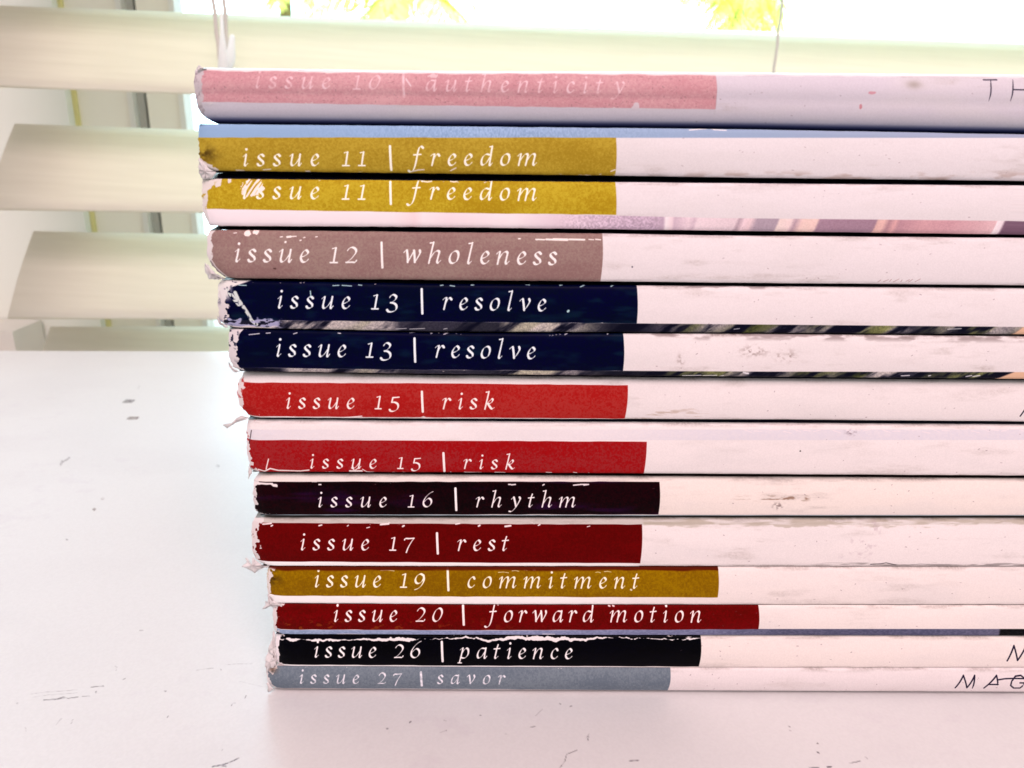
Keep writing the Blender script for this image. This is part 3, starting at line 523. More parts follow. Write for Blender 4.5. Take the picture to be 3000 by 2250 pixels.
    if k == '13b':
        for (x, l) in ((730,30),(780,12),(860,10),(990,8),(1200,14),(1262,4),(1300,18),(1655,8),(1780,8),(1800,5)): seg(cov, tx, [(x, 976+(x % 6)), (x+l, 975+(x % 4))], 1.3)
        for (x, l) in ((1560,30),(2000,54),(2060,40),(2110,10),(2640,24),(2720,6),(2830,16),(2850,20)): seg(cov, tx, [(x, 1101+(x % 4)), (x+l, 1100)], 1.6)
        seg(cov, tx, [(2178,1091),(2192,1094)], 2.6)
        blend(img, cov, (.92,.92,.94), .85)
        g3 = np.exp(-((PX-1993)/9)**2-((PY-1052)/14)**2)+np.exp(-((PX-2205)/34)**2-((PY-1028)/13)**2)+np.exp(-((PX-2300)/26)**2-((PY-1040)/15)**2)
        blend(img, np.clip(g3, 0, 1)*sm(fb(PX, PY, 9, 7, 32, 3), .42, .75), (.50,.42,.40), .75)
        blend(img, sm(pl(M['top'], PX)+22-PY, 0, 16)*sm(fb(PX, PY, 50, 14, 34), .42, .65)*sm(PX, 1850, 1900), (.50,.44,.44), .6)
    if k == '15a':
        seg(cov, tx, [(745,1226),(840,1221),(860,1224),(980,1225),(1030,1222),(1060,1219)], 1.8); blend(img, cov, (.95,.92,.92), .9)
        blend(img, sm(fb(PX, PY, 46, 5, 46), .58, .72)*sm(PX, 1850, 1880)*sm(2150-PX, 0, 200)*sm(PY-1190, 0, 10), (.66,.56,.48), .5)
    if k == '15b':
        seg(cov, tx, [(757,1376),(775,1381),(792,1372),(815,1378),(880,1380),(905,1377)], 2.2); seg(cov, tx, [(788,1343),(783,1362),(780,1374)], 1.8)
        seg(cov, tx, [(1025,1380),(1060,1380)], 3.0); seg(cov, tx, [(1030,1370),(1040,1378),(1052,1368)], 1.6); seg(cov, tx, [(1062,1374),(1075,1383),(1095,1384)], 1.4)
        for (x, l) in ((1150,14),(1180,10),(1360,50),(1450,30),(1600,16),(1680,10)): seg(cov, tx, [(x, 1384), (x+l, 1385)], 1.3)
        blend(img, cov, (.96,.93,.92), .95)
        cov[:] = 0; seg(cov, tx, [(736,1262),(733,1280),(729,1300)], 1.5); blend(img, cov, (.2,.15,.18), .9)
        cov[:] = 0
        for i in range(30): 
            xx = 2150+i*29; seg(cov, tx, [(xx, 1254+(i*37) % 11), (xx+22, 1255+(i*53) % 14)], .9)
        blend(img, cov, (.96,.9,.9), .6)
        blend(img, blob(2342,1319,2.4,2.4,36,.1), (.05,.04,.06), 1); blend(img, np.exp(-((PX-2492)/14)**2-((PY-1266)/8)**2)*sm(fb(PX, PY, 6, 5, 37, 3), .4, .8), (.45,.38,.42), .8)
    if k == '16':
        m = sm(815-PX+(vn(PX, PY, 9, 9, 61)-.5)*30, 0, 3)*sm(PY-1412, 0, 2)*sm(1424-PY+(vn(PX, PY, 12, 9, 62)-.5)*14, 0, 3); blend(img, m, paper, 1)
        for (x, l) in ((935,6),(1490,6),(1498,12),(1590,4),(1680,24),(1700,20),(1710,14)): seg(cov, tx, [(x, 1420-(x % 3)), (x+l, 1418)], 1.8)
        blend(img, cov, (.95,.92,.93), .95)
        blend(img, sm(fb(PX, PY, 26, 5, 63), .52, .68)*np.exp(-((PY-1457)/7)**2)*sm(PX, 2120, 2250)*sm(2375-PX, 0, 20), (.50,.38,.30), .8)
        blend(img, np.exp(-((PX-2278)/16)**2-((PY-1480)/9)**2)*sm(fb(PX, PY, 7, 5, 64, 3), .4, .8), (.40,.33,.32), .8)
    if k == '17':
        for (x, y, l, r) in ((770,1535,25,2),(795,1540,4,2),(935,1539,8,2),(1018,1540,3,1.5),(1075,1545,8,1.4),(1115,1536,24,2.4),(1180,1541,4,2.4),(1335,1535,12,1.6),(1402,1540,4,2.4),(1480,1541,16,2.6),(1577,1538,5,1.8),(1720,1542,8,1.2)): seg(cov, tx, [(x, y), (x+l, y-2)], r)
        blend(img, cov, (.96,.93,.93), .95)
        e = np.interp(PX, [1885,2100,2500,3000], [1545,1543,1545,1535]); m = sm(e-PY+(fb(PX, PY, 40, 20, 65)-.5)*22, -2, 4)*sm(PX, 1880, 1890)
        blend(img, m*sm(fb(PX, PY, 60, 7, 66), .3, .6), (.62,.58,.50), .5*1)
        blend(img, sm(PY-1646+(fb(PX, PY, 70, 20, 67)-.5)*16, 0, 6)*sm(PX, 2350, 2500)*sm(fb(PX, PY, 50, 6, 68), .4, .6), (.50,.47,.47), .6)
        cov[:] = 0; seg(cov, tx, [(2550,1653),(2580,1651),(2595,1648),(2625,1655)], 1.3); blend(img, cov, (.2,.18,.2), .8)
        blend(img, sm(fb(PX, PY, 14, 12, 69, 4), .5, .8)*sm(60-np.abs(PX-2520+(PY-1600)*.5), 0, 40)*1.0, (.7,.63,.66), .4)
    if k == '19':
        for (x, y, l) in ((1115,1671,40),(1460,1676,30),(1500,1672,20),(1640,1668,18),(1745,1676,14),(1770,1674,20),(1536,1670,8)): seg(cov, tx, [(x, y), (x+l*.5, y-1), (x+l, y+1)], .8)
        seg(cov, tx, [(1847,1724),(1849,1725)], 2.6); seg(cov, tx, [(1562,1669),(1568,1669)], 2.2)
        blend(img, cov, (.97,.94,.85), .85)
        blend(img, sm(topl+10-PY+(vn(PX, PY, 40, 9, 71)-.5)*4, -2, 4)*bm, (.30,.045,.01), .9)  # dark brown shade painted along the top edge
    if k == '20':
        for x in (1783,1795): seg(cov, tx, [(x, 1775), (x+4, 1776)], 1.8)
        blend(img, cov, (.96,.9,.9), .9)
        cov[:] = 0; seg(cov, tx, [(988,1858),(1015,1857),(1070,1859)], 1.5); seg(cov, tx, [(1590,1857),(1625,1858)], 1.5); blend(img, cov, (.9,.9,.93), .8)
    if k == '26':
        yc = 1870+(fb(PX, PX*0, 120, 9, 171, 3)-.5)*16+(vn(PX, PX*0, 11, 9, 174)-.5)*4
        th = np.interp(PX, [812,838,850,868,880,925,960,1020,1075,1110,1170,1200,1225,1330,1400,1460,1600,1680,1760,1790,1840,1880,1960,1990,2020,2050],
                       [1,2,5.5,5,.8,4,3.6,1.6,3,5,5.5,5,.4,2,3,4.5,6,5,3,.3,2,.8,2.2,.8,3.4,1.2])
        th = th*(.35+1.1*fb(PX, PY, 22, 6, 172, 3))+(vn(PX, PY, 5, 3, 173)-.5)*2.2-.5
        cov = np.maximum(cov, sm(th-np.abs(PY-yc), -.4, .8)*sm(xr-PX, 0, 2))
        blend(img, cov, (.92,.90,.90), 1)
        blend(img, sm(818-PX+(vn(PX, PY, 9, 9, 75)-.5)*9, 0, 2), (.93,.91,.92), 1)
    if k == '27':
        blend(img, np.exp(-((PX-797)/14)**2-((PY-1962)/9)**2), (.40,.31,.25), .8)
    rs = np.random.RandomState(seed)     # stray ink specks
    cov[:] = 0
    for i in range(16):
        x = rs.uniform(1900, 2990); y = float(pl(M['top'], x))+rs.uniform(14, max(20, float(pl(M['bot'], x)-pl(M['top'], x))-8))
        seg(cov, tx, [(x, y), (x+rs.uniform(-3, 5), y+rs.uniform(-2, 2))], rs.uniform(.5, 1.1))
    blend(img, cov, (.45,.36,.40), .55)
    return img, x0, z0, wd/res, h/res

paper_mat = material('page_edges', (.80,.76,.72), rough=.8, noise=.35, nscale=40, stretch=(1, 1, 260))
torn_mat = material('torn_paper', (.80,.77,.77), rough=.85, noise=.25, nscale=500, bump=.6, bscale=1500)

XR = 0.165                                     # right-hand end of the magazines, outside the picture
def zline(pts, Y):
    q = [P(px, py, Y) for px, py in pts]
    return np.array([a[0] for a in q]), np.array([a[2] for a in q])
lines = []
for i, M in enumerate(MAGS):
    tx_, tz_ = zline(M['top'], M['y']); bx_, bz_ = zline(M['bot'], M['y'])
    lines.append((tx_, tz_, bx_, bz_))
def ext(x, xs, zs):
    """linear interpolation that carries on to the right along the whole line's slope"""
    z = np.interp(x, xs, zs); s = (zs[-1]-zs[0])/(xs[-1]-xs[0])
    return z+np.where(x > xs[-1], (x-xs[-1])*s, 0)+np.where(x < xs[0], (x-xs[0])*s, 0)
def ztop(i, x): return ext(x, lines[i][0], lines[i][1])
def zbot(i, x):
    z = ext(x, lines[i][2], lines[i][3])
    if i == len(MAGS)-1: z = np.maximum(z*0+.00006, np.minimum(z, .0002))
    return z

def add_grid(rows, mat, name, parent, uvf=None, smooth=True):
    """rows: list of rows of points (all the same length)"""
    R = len(rows); Cn = len(rows[0]); v = [p for r in rows for p in r]
    fc = [(r*Cn+c, r*Cn+c+1, (r+1)*Cn+c+1, (r+1)*Cn+c) for r in range(R-1) for c in range(Cn-1)]
    return mesh(name, v, fc, mat, parent, smooth=smooth, uvs=[uvf(p) for p in v] if uvf else None)

for i, M in enumerate(MAGS):
    Y = M['y']; rt, rb = M['rt'], M['rb']
    root = empty('magazine', (float(P(1700, 1100, Y)[0]), Y+.08, float(zbot(i, .01))))
    tag(root, M['look'], 'magazine', 'magazines stacked spine outward on the table')
    lp = np.array([P(px, py, Y)[[0, 2]] for px, py in M['left']])      # (x, z) outline of the left end
    order = np.argsort(lp[:, 1]); lz = lp[order, 1]; lxv = lp[order, 0]
    rs = np.random.RandomState(100+i); jag = (rs.rand(60)-.5)*(.00026 if i else .00012)
    def xleft(z):
        t = (z-lz[0])/max(1e-6, (lz[-1]-lz[0])); t = min(max(t, 0), 1)
        k = t*59; a = int(min(58, k)); return float(np.interp(z, lz, lxv))+jag[a]*(1-(k-a))+jag[a+1]*(k-a)
    wave = (rs.rand(400)-.5)*.00005
    def zt(x): return float(ztop(i, x))+float(np.interp(x, np.linspace(-.07, .17, 400), wave))
    def zb(x): return float(zbot(i, x))+(float(np.interp(x, np.linspace(-.07, .17, 400), wave[::-1])) if i < len(MAGS)-1 else 0)
    def yz(x, s):
        """s in 0..1 runs up the spine, round both corners"""
        a, b_ = zb(x), zt(x); face = (b_-a)-rt-rb; L1 = rb*math.pi/2; L2 = face; L3 = rt*math.pi/2; q = s*(L1+L2+L3)
        if q < L1: t = q/rb; return Y+rb-rb*math.sin(t), a+rb-rb*math.cos(t)
        if q < L1+L2:
            u = (q-L1)/face; return Y-.00035*math.sin(math.pi*u)**.8, a+rb+(q-L1)
        t = (q-L1-L2)/rt; return Y+rt-rt*math.cos(t), b_-rt+rt*math.sin(t)
    def s_of(x, z):
        a, b_ = zb(x), zt(x); face = (b_-a)-rt-rb; L1 = rb*math.pi/2; L3 = rt*math.pi/2; T = L1+face+L3
        if z <= a: return 0.
        if z >= b_: return 1.
        if z < a+rb: return rb*math.acos(max(-1, min(1, (a+rb-z)/rb)))/T
        if z < b_-rt: return (L1+z-a-rb)/T
        return (L1+face+rt*math.asin(max(-1, min(1, (z-b_+rt)/rt))))/T
    # print
    x0 = float(lxv.min())-.001; x1 = float(P(3010, 300, Y)[0]) if i < 3 else float(P(3010, M['bot'][-1][1], Y)[0])
    z0 = min(zb(x0), zb(x1))-.0002; z1 = max(zt(x0), zt(x1))+.0002
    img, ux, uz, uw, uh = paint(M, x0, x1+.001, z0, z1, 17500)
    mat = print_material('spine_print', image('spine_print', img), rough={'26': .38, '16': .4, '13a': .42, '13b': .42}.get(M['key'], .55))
    uvf = lambda p: ((p[0]-ux)/uw, (p[2]-uz)/uh)
    b = M['band']
    def point(x, s):
        y, z = yz(x, s); return (x, y, z)
    def edge_curl(x, xl):                         # the worn end turns back a little
        d = max(0., .0022-(x-xl)); return (d/.0022)**2*.0007
    fa = lambda x: s_of(x, float(P(*_at(b['bot'], x), Y)[2])) if b['bot'] else 0.
    fbn = lambda x: s_of(x, float(P(*_at(b['top'], x), Y)[2])) if b['top'] else 1.
    def _at(pts, x):
        # photo place on a measured line that lies at world x
        q = np.array([P(px, py, Y)[0] for px, py in pts]); px = np.interp(x, q, [p[0] for p in pts]); py = np.interp(x, q, [p[1] for p in pts])
        return float(px), float(py)
    xe_t = float(P(b['xr'][0], pl(M['top'], b['xr'][0])+10, Y)[0]); xe_b = float(P(b['xr'][1], pl(M['bot'], b['xr'][1])-10, Y)[0])
    NB, NW, NR = 60, 44, 7
    def region(name, lo, hi, xa, xb, ncol, nrow):
        rows = []
        for r in range(nrow+1):
            t = r/nrow; row = []
            for c in range(ncol+1):
                u = c/ncol
                xm = -.02
                s0 = lo(xm) + (hi(xm)-lo(xm))*t
                xl_ = xa(s0); xr_ = xb(s0); x = xl_+(xr_-xl_)*u
                s = lo(x)+(hi(x)-lo(x))*t
                p = point(x, s)
                if name == 'title_band' or xa is left_s: p = (p[0], p[1]+edge_curl(p[0], xl_), p[2])
                row.append(p)
            rows.append(row)
        return rows
    left_s = lambda s: xleft(yz(-.04, s)[1])
    right_s = lambda s: XR
    bend = lambda s: xe_b+(xe_t-xe_b)*s+.0002*math.sin(math.pi*s)
    zero = lambda x: 0.; one = lambda x: 1.
    sp_rows = region('spine', zero, one, bend, right_s, NW, 20)
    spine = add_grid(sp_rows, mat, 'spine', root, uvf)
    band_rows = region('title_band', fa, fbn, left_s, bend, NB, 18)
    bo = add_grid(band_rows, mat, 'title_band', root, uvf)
    # strips of the spine above / below the band are joined to the spine mesh
    extra = []
    if b['bot']: extra.append(region('spine', zero, fa, left_s, bend, NB, 6))
    if b['top']: extra.append(region('spine', fbn, one, left_s, bend, NB, 6))
    if extra:
        V = [p for r in sp_rows for p in r]; C0 = len(sp_rows[0]); Fc = [(r*C0+c, r*C0+c+1, (r+1)*C0+c+1, (r+1)*C0+c) for r in range(len(sp_rows)-1) for c in range(C0-1)]
        for rows in extra:
            o = len(V); Cn = len(rows[0]); V += [p for r in rows for p in r]
            Fc += [(o+r*Cn+c, o+r*Cn+c+1, o+(r+1)*Cn+c+1, o+(r+1)*Cn+c) for r in range(len(rows)-1) for c in range(Cn-1)]
        bpy.data.objects.remove(spine); spine = mesh('spine', V, Fc, mat, root, smooth=True, uvs=[uvf(p) for p in V])
    # covers: from the spine corner back to the fore edge, swelling to lie on their neighbours
    DEP = .165
    def contact(j, x):                 # height where magazine j rests on j+1
        return .5*(float(zbot(j, x))+float(ztop(j+1, x)))
    NC = 26
    def cover(side):
        rows = []
        for (d, k) in ((0, 0), (.0004, .04), (.001, .2), (.002, .5), (.0032, .85), (.0045, 1), (DEP, 1)):
            row = []
            for c in range(NC+1):
                u = c/NC
                if side > 0:
                    xl_ = xleft(zt(-.04)); x = xl_+.00015+(XR-xl_)*u; zc = zt(x); tgt = contact(i-1, x)-.00003 if i else zc+.0004; y = Y+rt+d
                else:
                    xl_ = xleft(zb(-.04)); x = xl_+.00015+(XR-xl_)*u; zc = zb(x); tgt = contact(i, x)+.00003 if i < len(MAGS)-1 else TZ+.00006; y = Y+rb+d
                row.append((x, y, zc+(tgt-zc)*k))
            rows.append(row)
        if side < 0: rows = [r[::-1] for r in rows]
        return rows
    gl = .35
    fr = material('front_cover_and_gap_shade', tuple(c**2.2 if max(M['front']) > .3 else c for c in M['front']), rough=gl, noise=.3, nscale=120)  # hidden covers mostly dark, putting the shade of the gaps into their colour
    bk = material('back_cover_and_gap_shade', tuple(c**2.2 if max(M['back']) > .3 else c for c in M['back']), rough=gl, noise=.3, nscale=120)
    add_grid(cover(1), fr, 'front_cover', root); add_grid(cover(-1), bk, 'back_cover', root)
    # page block
    v = []; fcs = []
    xl_ = float(lxv.max())+.0002
    secs = [(.0009, 0.), (.0045, 1.), (DEP-.001, 1.)]
    xs_ = [xl_, 0., .05, XR-.0004]
    for (d, k) in secs:
        for x in xs_:
            lo_, hi_ = zb(x), zt(x)
            tl = contact(i, x) if i < len(MAGS)-1 else TZ+.0001; th = contact(i-1, x) if i else hi_+.0004
            v += [(x, Y+max(rt, rb)+d, lo_+(tl-lo_)*k+.0003), (x, Y+max(rt, rb)+d, hi_+(th-hi_)*k-.0003)]
    n = len(xs_)
    for a in range(2):
        for c in range(n-1):
            q = a*2*n+c*2; r_ = q+2*n
            fcs += [(q, r_, r_+2, q+2), (q+1, q+3, r_+3, r_+1)]
        q = a*2*n; r_ = q+2*n; fcs += [(q, q+1, r_+1, r_)]
        q = a*2*n+2*(n-1); r_ = q+2*n; fcs += [(q, r_, r_+1, q+1)]
    for c in range(n-1):
        q = c*2; fcs.append((q, q+2, q+3, q+1)); q += 4*n; fcs.append((q, q+1, q+3, q+2))
    mesh('page_block', v, fcs, paper_mat, root)
    M['root'] = root

# frayed scraps of paper at the left ends (outline measured, own thickness and crumple)
def scrap(i, pts, lift, seed):
    M = MAGS[i]; rs = np.random.RandomState(seed); Y = M['y']
    cx = sum(p[0] for p in pts)/len(pts); cy = sum(p[1] for p in pts)/len(pts)
    dense = []
    for a, b_ in zip(pts, pts[1:]+pts[:1]):
        L = math.hypot(b_[0]-a[0], b_[1]-a[1]); n = max(1, int(L/6))
        for k in range(n):
            j = (rs.rand(2)-.5)*(3.0 if k else 0); dense.append((a[0]+(b_[0]-a[0])*k/n+j[0], a[1]+(b_[1]-a[1])*k/n+j[1]))
    v = []; n = len(dense)
    rings = [1.0, .62, .28]
    for side in (0, 1):
        for s in rings:
            for (x, y) in dense:
                p = P(cx+(x-cx)*s, cy+(y-cy)*s, Y)
                v.append((p[0], Y+.0002-lift*(1-s)-.0002*math.sin(x*.5+y*.31)+(0 if s == 1.0 else (rs.rand()-.5)*.0002)+side*.0001, p[2]))
        p = P(cx, cy, Y); v.append((p[0], Y-lift+side*.0001, p[2]))
    m = 3*n+1; fc = []
    for side in (0, 1):
        o = side*m
        for r in range(2):
            for k in range(n):
                q = [o+r*n+k, o+r*n+(k+1) % n, o+(r+1)*n+(k+1) % n, o+(r+1)*n+k]; fc.append(tuple(q if side == 0 else q[::-1]))
        for k in range(n):
            q = [o+2*n+k, o+2*n+(k+1) % n, o+3*n]; fc.append(tuple(q if side == 0 else q[::-1]))
    for k in range(n): fc.append((k, m+k, m+(k+1) % n, (k+1) % n))
    mesh('torn_paper', v, fc, torn_mat, M['root'], smooth=True)
scrap(1, [(582,462),(592,472),(606,490),(622,500),(632,508),(624,520),(612,524),(600,526),(588,521),(583,512),(580,490)], .0002, 12)  # torn chunk, widened to the right to cover light leaking through the gap
scrap(3, [(597,771),(604,774),(613,785),(628,800),(646,812),(660,818),(640,820),(612,819),(606,806),(598,790)], .0004, 1)
scrap(6, [(704,1219),(716,1222),(728,1226),(718,1232),(705,1231),(692,1238),(682,1246),(668,1254),(664,1258),(661,1253),(652,1247),(654,1244),(666,1248),(680,1238),(690,1227)], .0002, 2)
scrap(7, [(728,1366),(736,1380),(738,1388),(733,1392),(729,1402),(725,1405),(727,1394),(724,1384),(727,1376)], .0002, 3)
scrap(9, [(740,1632),(748,1646),(764,1657),(790,1660),(775,1665),(762,1670),(746,1679),(736,1673),(722,1670),(716,1664),(706,1661),(714,1656),(722,1650),(716,1640),(721,1635),(728,1644),(734,1655),(741,1652),(737,1642)], .0003, 4)
scrap(10, [(783,1742),(790,1752),(796,1762),(822,1768),(832,1771),(812,1778),(800,1785),(790,1780),(774,1788),(768,1784),(778,1774),(774,1765),(783,1766),(784,1756)], .0003, 5)
scrap(12, [(799,1850),(806,1862),(806,1900),(811,1950),(803,1946),(800,1920),(790,1918),(784,1912),(786,1900),(794,1880)], -.0002, 6)
scrap(13, [(784,1914),(792,1916),(802,1920),(808,1950),(806,1956),(790,1962),(780,1972),(776,1948),(777,1930)], .0001, 7)
scrap(13, [(783,2000),(790,2010),(798,2018),(802,2022),(794,2024),(790,2030),(784,2028),(783,2016),(779,2006)], .0002, 8)
scrap(0, [(574,199),(580,190),(586,193),(592,199),(606,202),(590,205),(578,206)], .0001, 9)
scrap(5, [(668,1062),(676,1078),(690,1086),(700,1089),(690,1093),(678,1086),(670,1074)], .0001, 10)
scrap(4, [(636,925),(640,940),(652,952),(668,960),(656,962),(642,952),(634,936)], .0001, 11)

# ------------------------------------------------------------------ table
pA = PT(0, 1025); pB = PT(630, 1027)
sl = (pB[1]-pA[1])/(pB[0]-pA[0]); TX0, TX1 = -.235, .33
far = lambda x: pA[1]+sl*(x-pA[0])
TY0 = -.14
res = 5600; wd = int((.11-TX0)*res); h = int((.30-TY0)*res)
X, Yg = np.meshgrid((TX0+(np.arange(wd)+.5)/res).astype(np.float32), (TY0+(np.arange(h)+.5)/res).astype(np.float32))
PX, PY = survey(X, Yg, 0.0*X+TZ)
vis = None
img = np.empty((h, wd, 3), np.float32); img[:] = (.845,.85,.852)
Xm = X*1000; Ym = Yg*1000
blend(img, sm(fb(Xm, Ym, 28, 14, 201, 2), .4, .8), (.825,.828,.832), .5)
blend(img, sm(fb(Xm, Ym, 5, 3, 203, 4), .58, .78)*sm(vn(Xm, Ym, 30, 30, 204), .4, .8), (.80,.79,.81), .3)
img *= (1+.022*(vn(Xm, Ym, .35, .35, 205)-.5))[..., None]
def tto(px, py): q = PT(px, py); return (q[0]-TX0)*res, (q[1]-TY0)*res
tx = dict(PX=PX, PY=PY, to=tto); cov = np.zeros_like(PX)
dark = [([(362,1176),(376,1175),(392,1176)],5,.8), ([(374,1225),(388,1225),(404,1225)],4.4,.65), ([(178,1358),(186,1350),(203,1342)],3.2,.5), ([(275,1491),(277,1493)],4.5,.6), ([(182,1351),(178,1362)],3,.4),
        ([(300,1461),(303,1461)],4.5,.2), ([(635,1364),(640,1366)],4,.3), ([(195,1580),(197,1582)],2.5,.5), ([(408,1132),(405,1138)],3,.15),
        ([(128,2051),(160,2049),(195,2044)],1.3,.75), ([(160,2050),(185,2042),(200,2046),(228,2042)],1.1,.7), ([(240,2040),(262,2039)],1.0,.5), ([(268,2013),(290,2011),(303,2010)],1.4,.7), ([(281,2026),(281,2030)],1.7,.7), ([(50,2059),(52,2063)],1.3,.6),
        ([(90,2033),(130,2028),(225,2021)],.9,.3), ([(95,2043),(140,2036),(225,2030)],.8,.25),
        ([(410,1847),(418,1847)],1.8,.3), ([(482,2024),(486,2025)],1.9,.6), ([(360,1991),(366,1988)],1.4,.6), ([(335,1950),(343,1955),(340,1964)],1.1,.3), ([(490,2102),(493,2097)],1.1,.5),
        ([(575,1963),(600,1960),(625,1957)],1.0,.35), ([(660,1947),(700,1945),(740,1944)],.8,.25), ([(646,1960),(648,1963)],1.3,.6), ([(677,2068),(683,2060),(690,2060)],1.1,.5), ([(718,2045),(721,2038)],1.1,.5),
        ([(165,2123),(172,2115),(180,2105)],1.1,.4), ([(208,2120),(214,2108)],1.1,.3), ([(74,2132),(77,2142)],1.0,.35), ([(770,2012),(720,2000),(700,1996)],.9,.12),
        ([(622,2246),(655,2240),(685,2228),(700,2221)],1.6,.85), ([(650,2243),(662,2245)],1.8,.8), ([(650,2199),(652,2196)],1.2,.6),
        ([(1670,2070),(1674,2068)],1.4,.8),([(1640,2061),(1643,2063)],1.2,.6),([(1570,2096),(1590,2077)],1.0,.3),([(1555,2130),(1570,2128)],1.2,.6),([(1406,2095),(1409,2096)],1.6,.7),([(1200,2117),(1203,2114)],1.8,.8),
        ([(1720,2160),(1725,2150),(1722,2170)],1.2,.7),([(1640,2250),(1655,2230),(1660,2210),(1690,2198)],1.3,.6),([(1845,2229),(1870,2228)],1.6,.8),([(2310,2127),(2314,2129)],1.7,.8),([(2314,2140),(2316,2141)],1.7,.8),
        ([(2395,2178),(2397,2179)],1.8,.9),([(2394,2203),(2399,2206)],2.0,.9),([(2488,2236),(2510,2232),(2520,2229)],1.4,.7),([(2535,2217),(2541,2222)],1.3,.6),([(2425,2247),(2435,2246)],2.4,.8),([(2370,2249),(2398,2249)],1.6,.7),
        ([(1133,2134),(1136,2134)],2.2,.7),([(1480,2150),(1484,2150)],1.2,.5),([(1300,2110),(1306,2112)],1.6,.6),([(1290,2146),(1308,2140)],1.3,.5)]
cov2 = np.zeros_like(PX); one_ = np.zeros_like(PX)
for pts, r, k in dark:
    tgt = cov if (r < 4.3 or k > .7) else cov2
    q = [tto(*p) for p in pts]; j0 = max(0, int(min(p[0] for p in q))-40); j1 = min(wd, int(max(p[0] for p in q))+40); i0 = max(0, int(min(p[1] for p in q))-40); i1 = min(h, int(max(p[1] for p in q))+40)
    if j1 <= j0 or i1 <= i0: continue
    sub = one_[i0:i1, j0:j1]; sub[:] = 0
    t2 = dict(PX=PX[i0:i1, j0:j1], PY=PY[i0:i1, j0:j1], to=lambda px, py: tuple(np.array(tto(px, py))-(j0, i0)))
    seg(sub, t2, pts, r)
    brk = .35+.65*sm(vn(Xm[i0:i1, j0:j1], Ym[i0:i1, j0:j1], .45, .35, 207), .25, .6)
    tgt[i0:i1, j0:j1] = np.maximum(tgt[i0:i1, j0:j1], sub*k*brk)
blend(img, cov*.8, (.22,.20,.23)); blend(img, cov2, (.30,.24,.24))
img[int((.30-TY0)*res)-3:] = img[int((.30-TY0)*res)-4]
tmat = print_material('white_laminate', image('table_print', img), rough=.32, bump=.06, spec=.5, mode='MIRROR')
uvt = lambda p: ((p[0]-TX0)/(wd/res), (p[1]-TY0)/(h/res))
v = []; fcs = []
rim = [(0.0, -.030), (0.0, -.0015), (.0004, -.0004), (.0015, 0.0)]
outer = [(TX0, TY0), (TX1, TY0), (TX1, None), (TX0, None)]
for inset, z in rim:
    z += TZ; v += [(TX0+inset, TY0+inset, z), (TX1-inset, TY0+inset, z), (TX1-inset, far(TX1)-inset, z), (TX0+inset, far(TX0)-inset, z)]
for r in range(3):
    for k in range(4): fcs.append((r*4+k, r*4+(k+1) % 4, r*4+4+(k+1) % 4, r*4+4+k))
fcs.append((12, 13, 14, 15)); fcs.append((3, 2, 1, 0))
troot = empty('table', (0.05, .08, -.73)); tag(troot, 'white scuffed laminate table carrying the stack of magazines', 'table')
mesh('tabletop', v, fcs, tmat, troot, uvs=[uvt(p) for p in v])
legm = material('table_leg_paint', (.75,.75,.76), rough=.4)
for lx_, ly_ in ((TX0+.03, TY0+.03), (TX1-.03, TY0+.03), (TX0+.03, .19), (TX1-.03, .19)):
    vv, ff = box(lx_-.018, lx_+.018, ly_-.018, ly_+.018, -.73, -.0307); mesh('leg', vv, ff, legm, troot)

# ------------------------------------------------------------------ window blind
BS = math.tan(math.radians(3.7)); BY = .248
slat_mat = material('slat_paint', (.84,.865,.84), rough=.45, noise=.30, nscale=26, stretch=(.7, 14, 14), bump=.08, bscale=60, trans=.50, tcol=(1.0,.93,.75))
cord_mat = material('cord_fibre', (.60,.57,.52), rough=.8, bump=.5, bscale=2000)
plas = material('white_plastic', (.93,.95,.93), rough=.35, trans=.5, tcol=(1,1,1))
blind = empty('window_blind', (.1, BY+.02, .32)); tag(blind, 'white slatted blind with tilted slats hanging behind the magazines', 'blind')
XB1 = .85
def slat(nl, nr, fl, fr_, xleft_near, xleft_far):
    """near edge through photo places nl, nr; far edge through fl, fr_"""
    a = P(*nl, BY, BS); b_ = P(*nr, BY, BS); FY = BY+.040
    c = P(*fl, FY, BS); d = P(*fr_, FY, BS)
    na = (b_[2]-a[2])/(b_[0]-a[0]); nf = (d[2]-c[2])/(d[0]-c[0])
    rows = []
    nc = 24
    for side in (0, 1):
        for k in range(9):
            t = k/8; row = []
            for c_ in range(nc+1):
                u = c_/nc; x = xleft_near+(xleft_far-xleft_near)*t; x = x+(XB1-x)*u
                zn = a[2]+na*(x-a[0]); zf = c[2]+nf*(x-c[0]); crown = .0016*math.sin(math.pi*t)
                y = BY+BS*x+.040*t; z = zn+(zf-zn)*t+crown
                if side: z -= .0026*(.35+.65*math.sin(math.pi*min(1, max(0, t*1.0)))**.25) if 0 < k < 8 else .0012
                row.append((x, y, z))
            rows.append(row)
    top, bot = rows[:9], rows[9:]
    V = [p for r in top for p in r]+[p for r in bot for p in r]; Cn = nc+1; o = 9*Cn; F_ = []
    for r in range(8):
        for c_ in range(nc):
            q = r*Cn+c_; F_.append((q, q+1, q+Cn+1, q+Cn)); q += o; F_.append((q, q+Cn, q+Cn+1, q+1))
    for c_ in range(nc):
        F_.append((c_, o+c_, o+c_+1, c_+1)); q = 8*Cn+c_; F_.append((q, q+1, o+q+1, o+q))
    for r in range(8):
        q = r*Cn; F_.append((q, q+Cn, o+q+Cn, o+q)); q = r*Cn+nc; F_.append((q, o+q, o+q+Cn, q+Cn))
    s = mesh('slat', V, F_, slat_mat, blind, smooth=True)
    s.data.shade_smooth() if hasattr(s.data, 'shade_smooth') else None
    return s
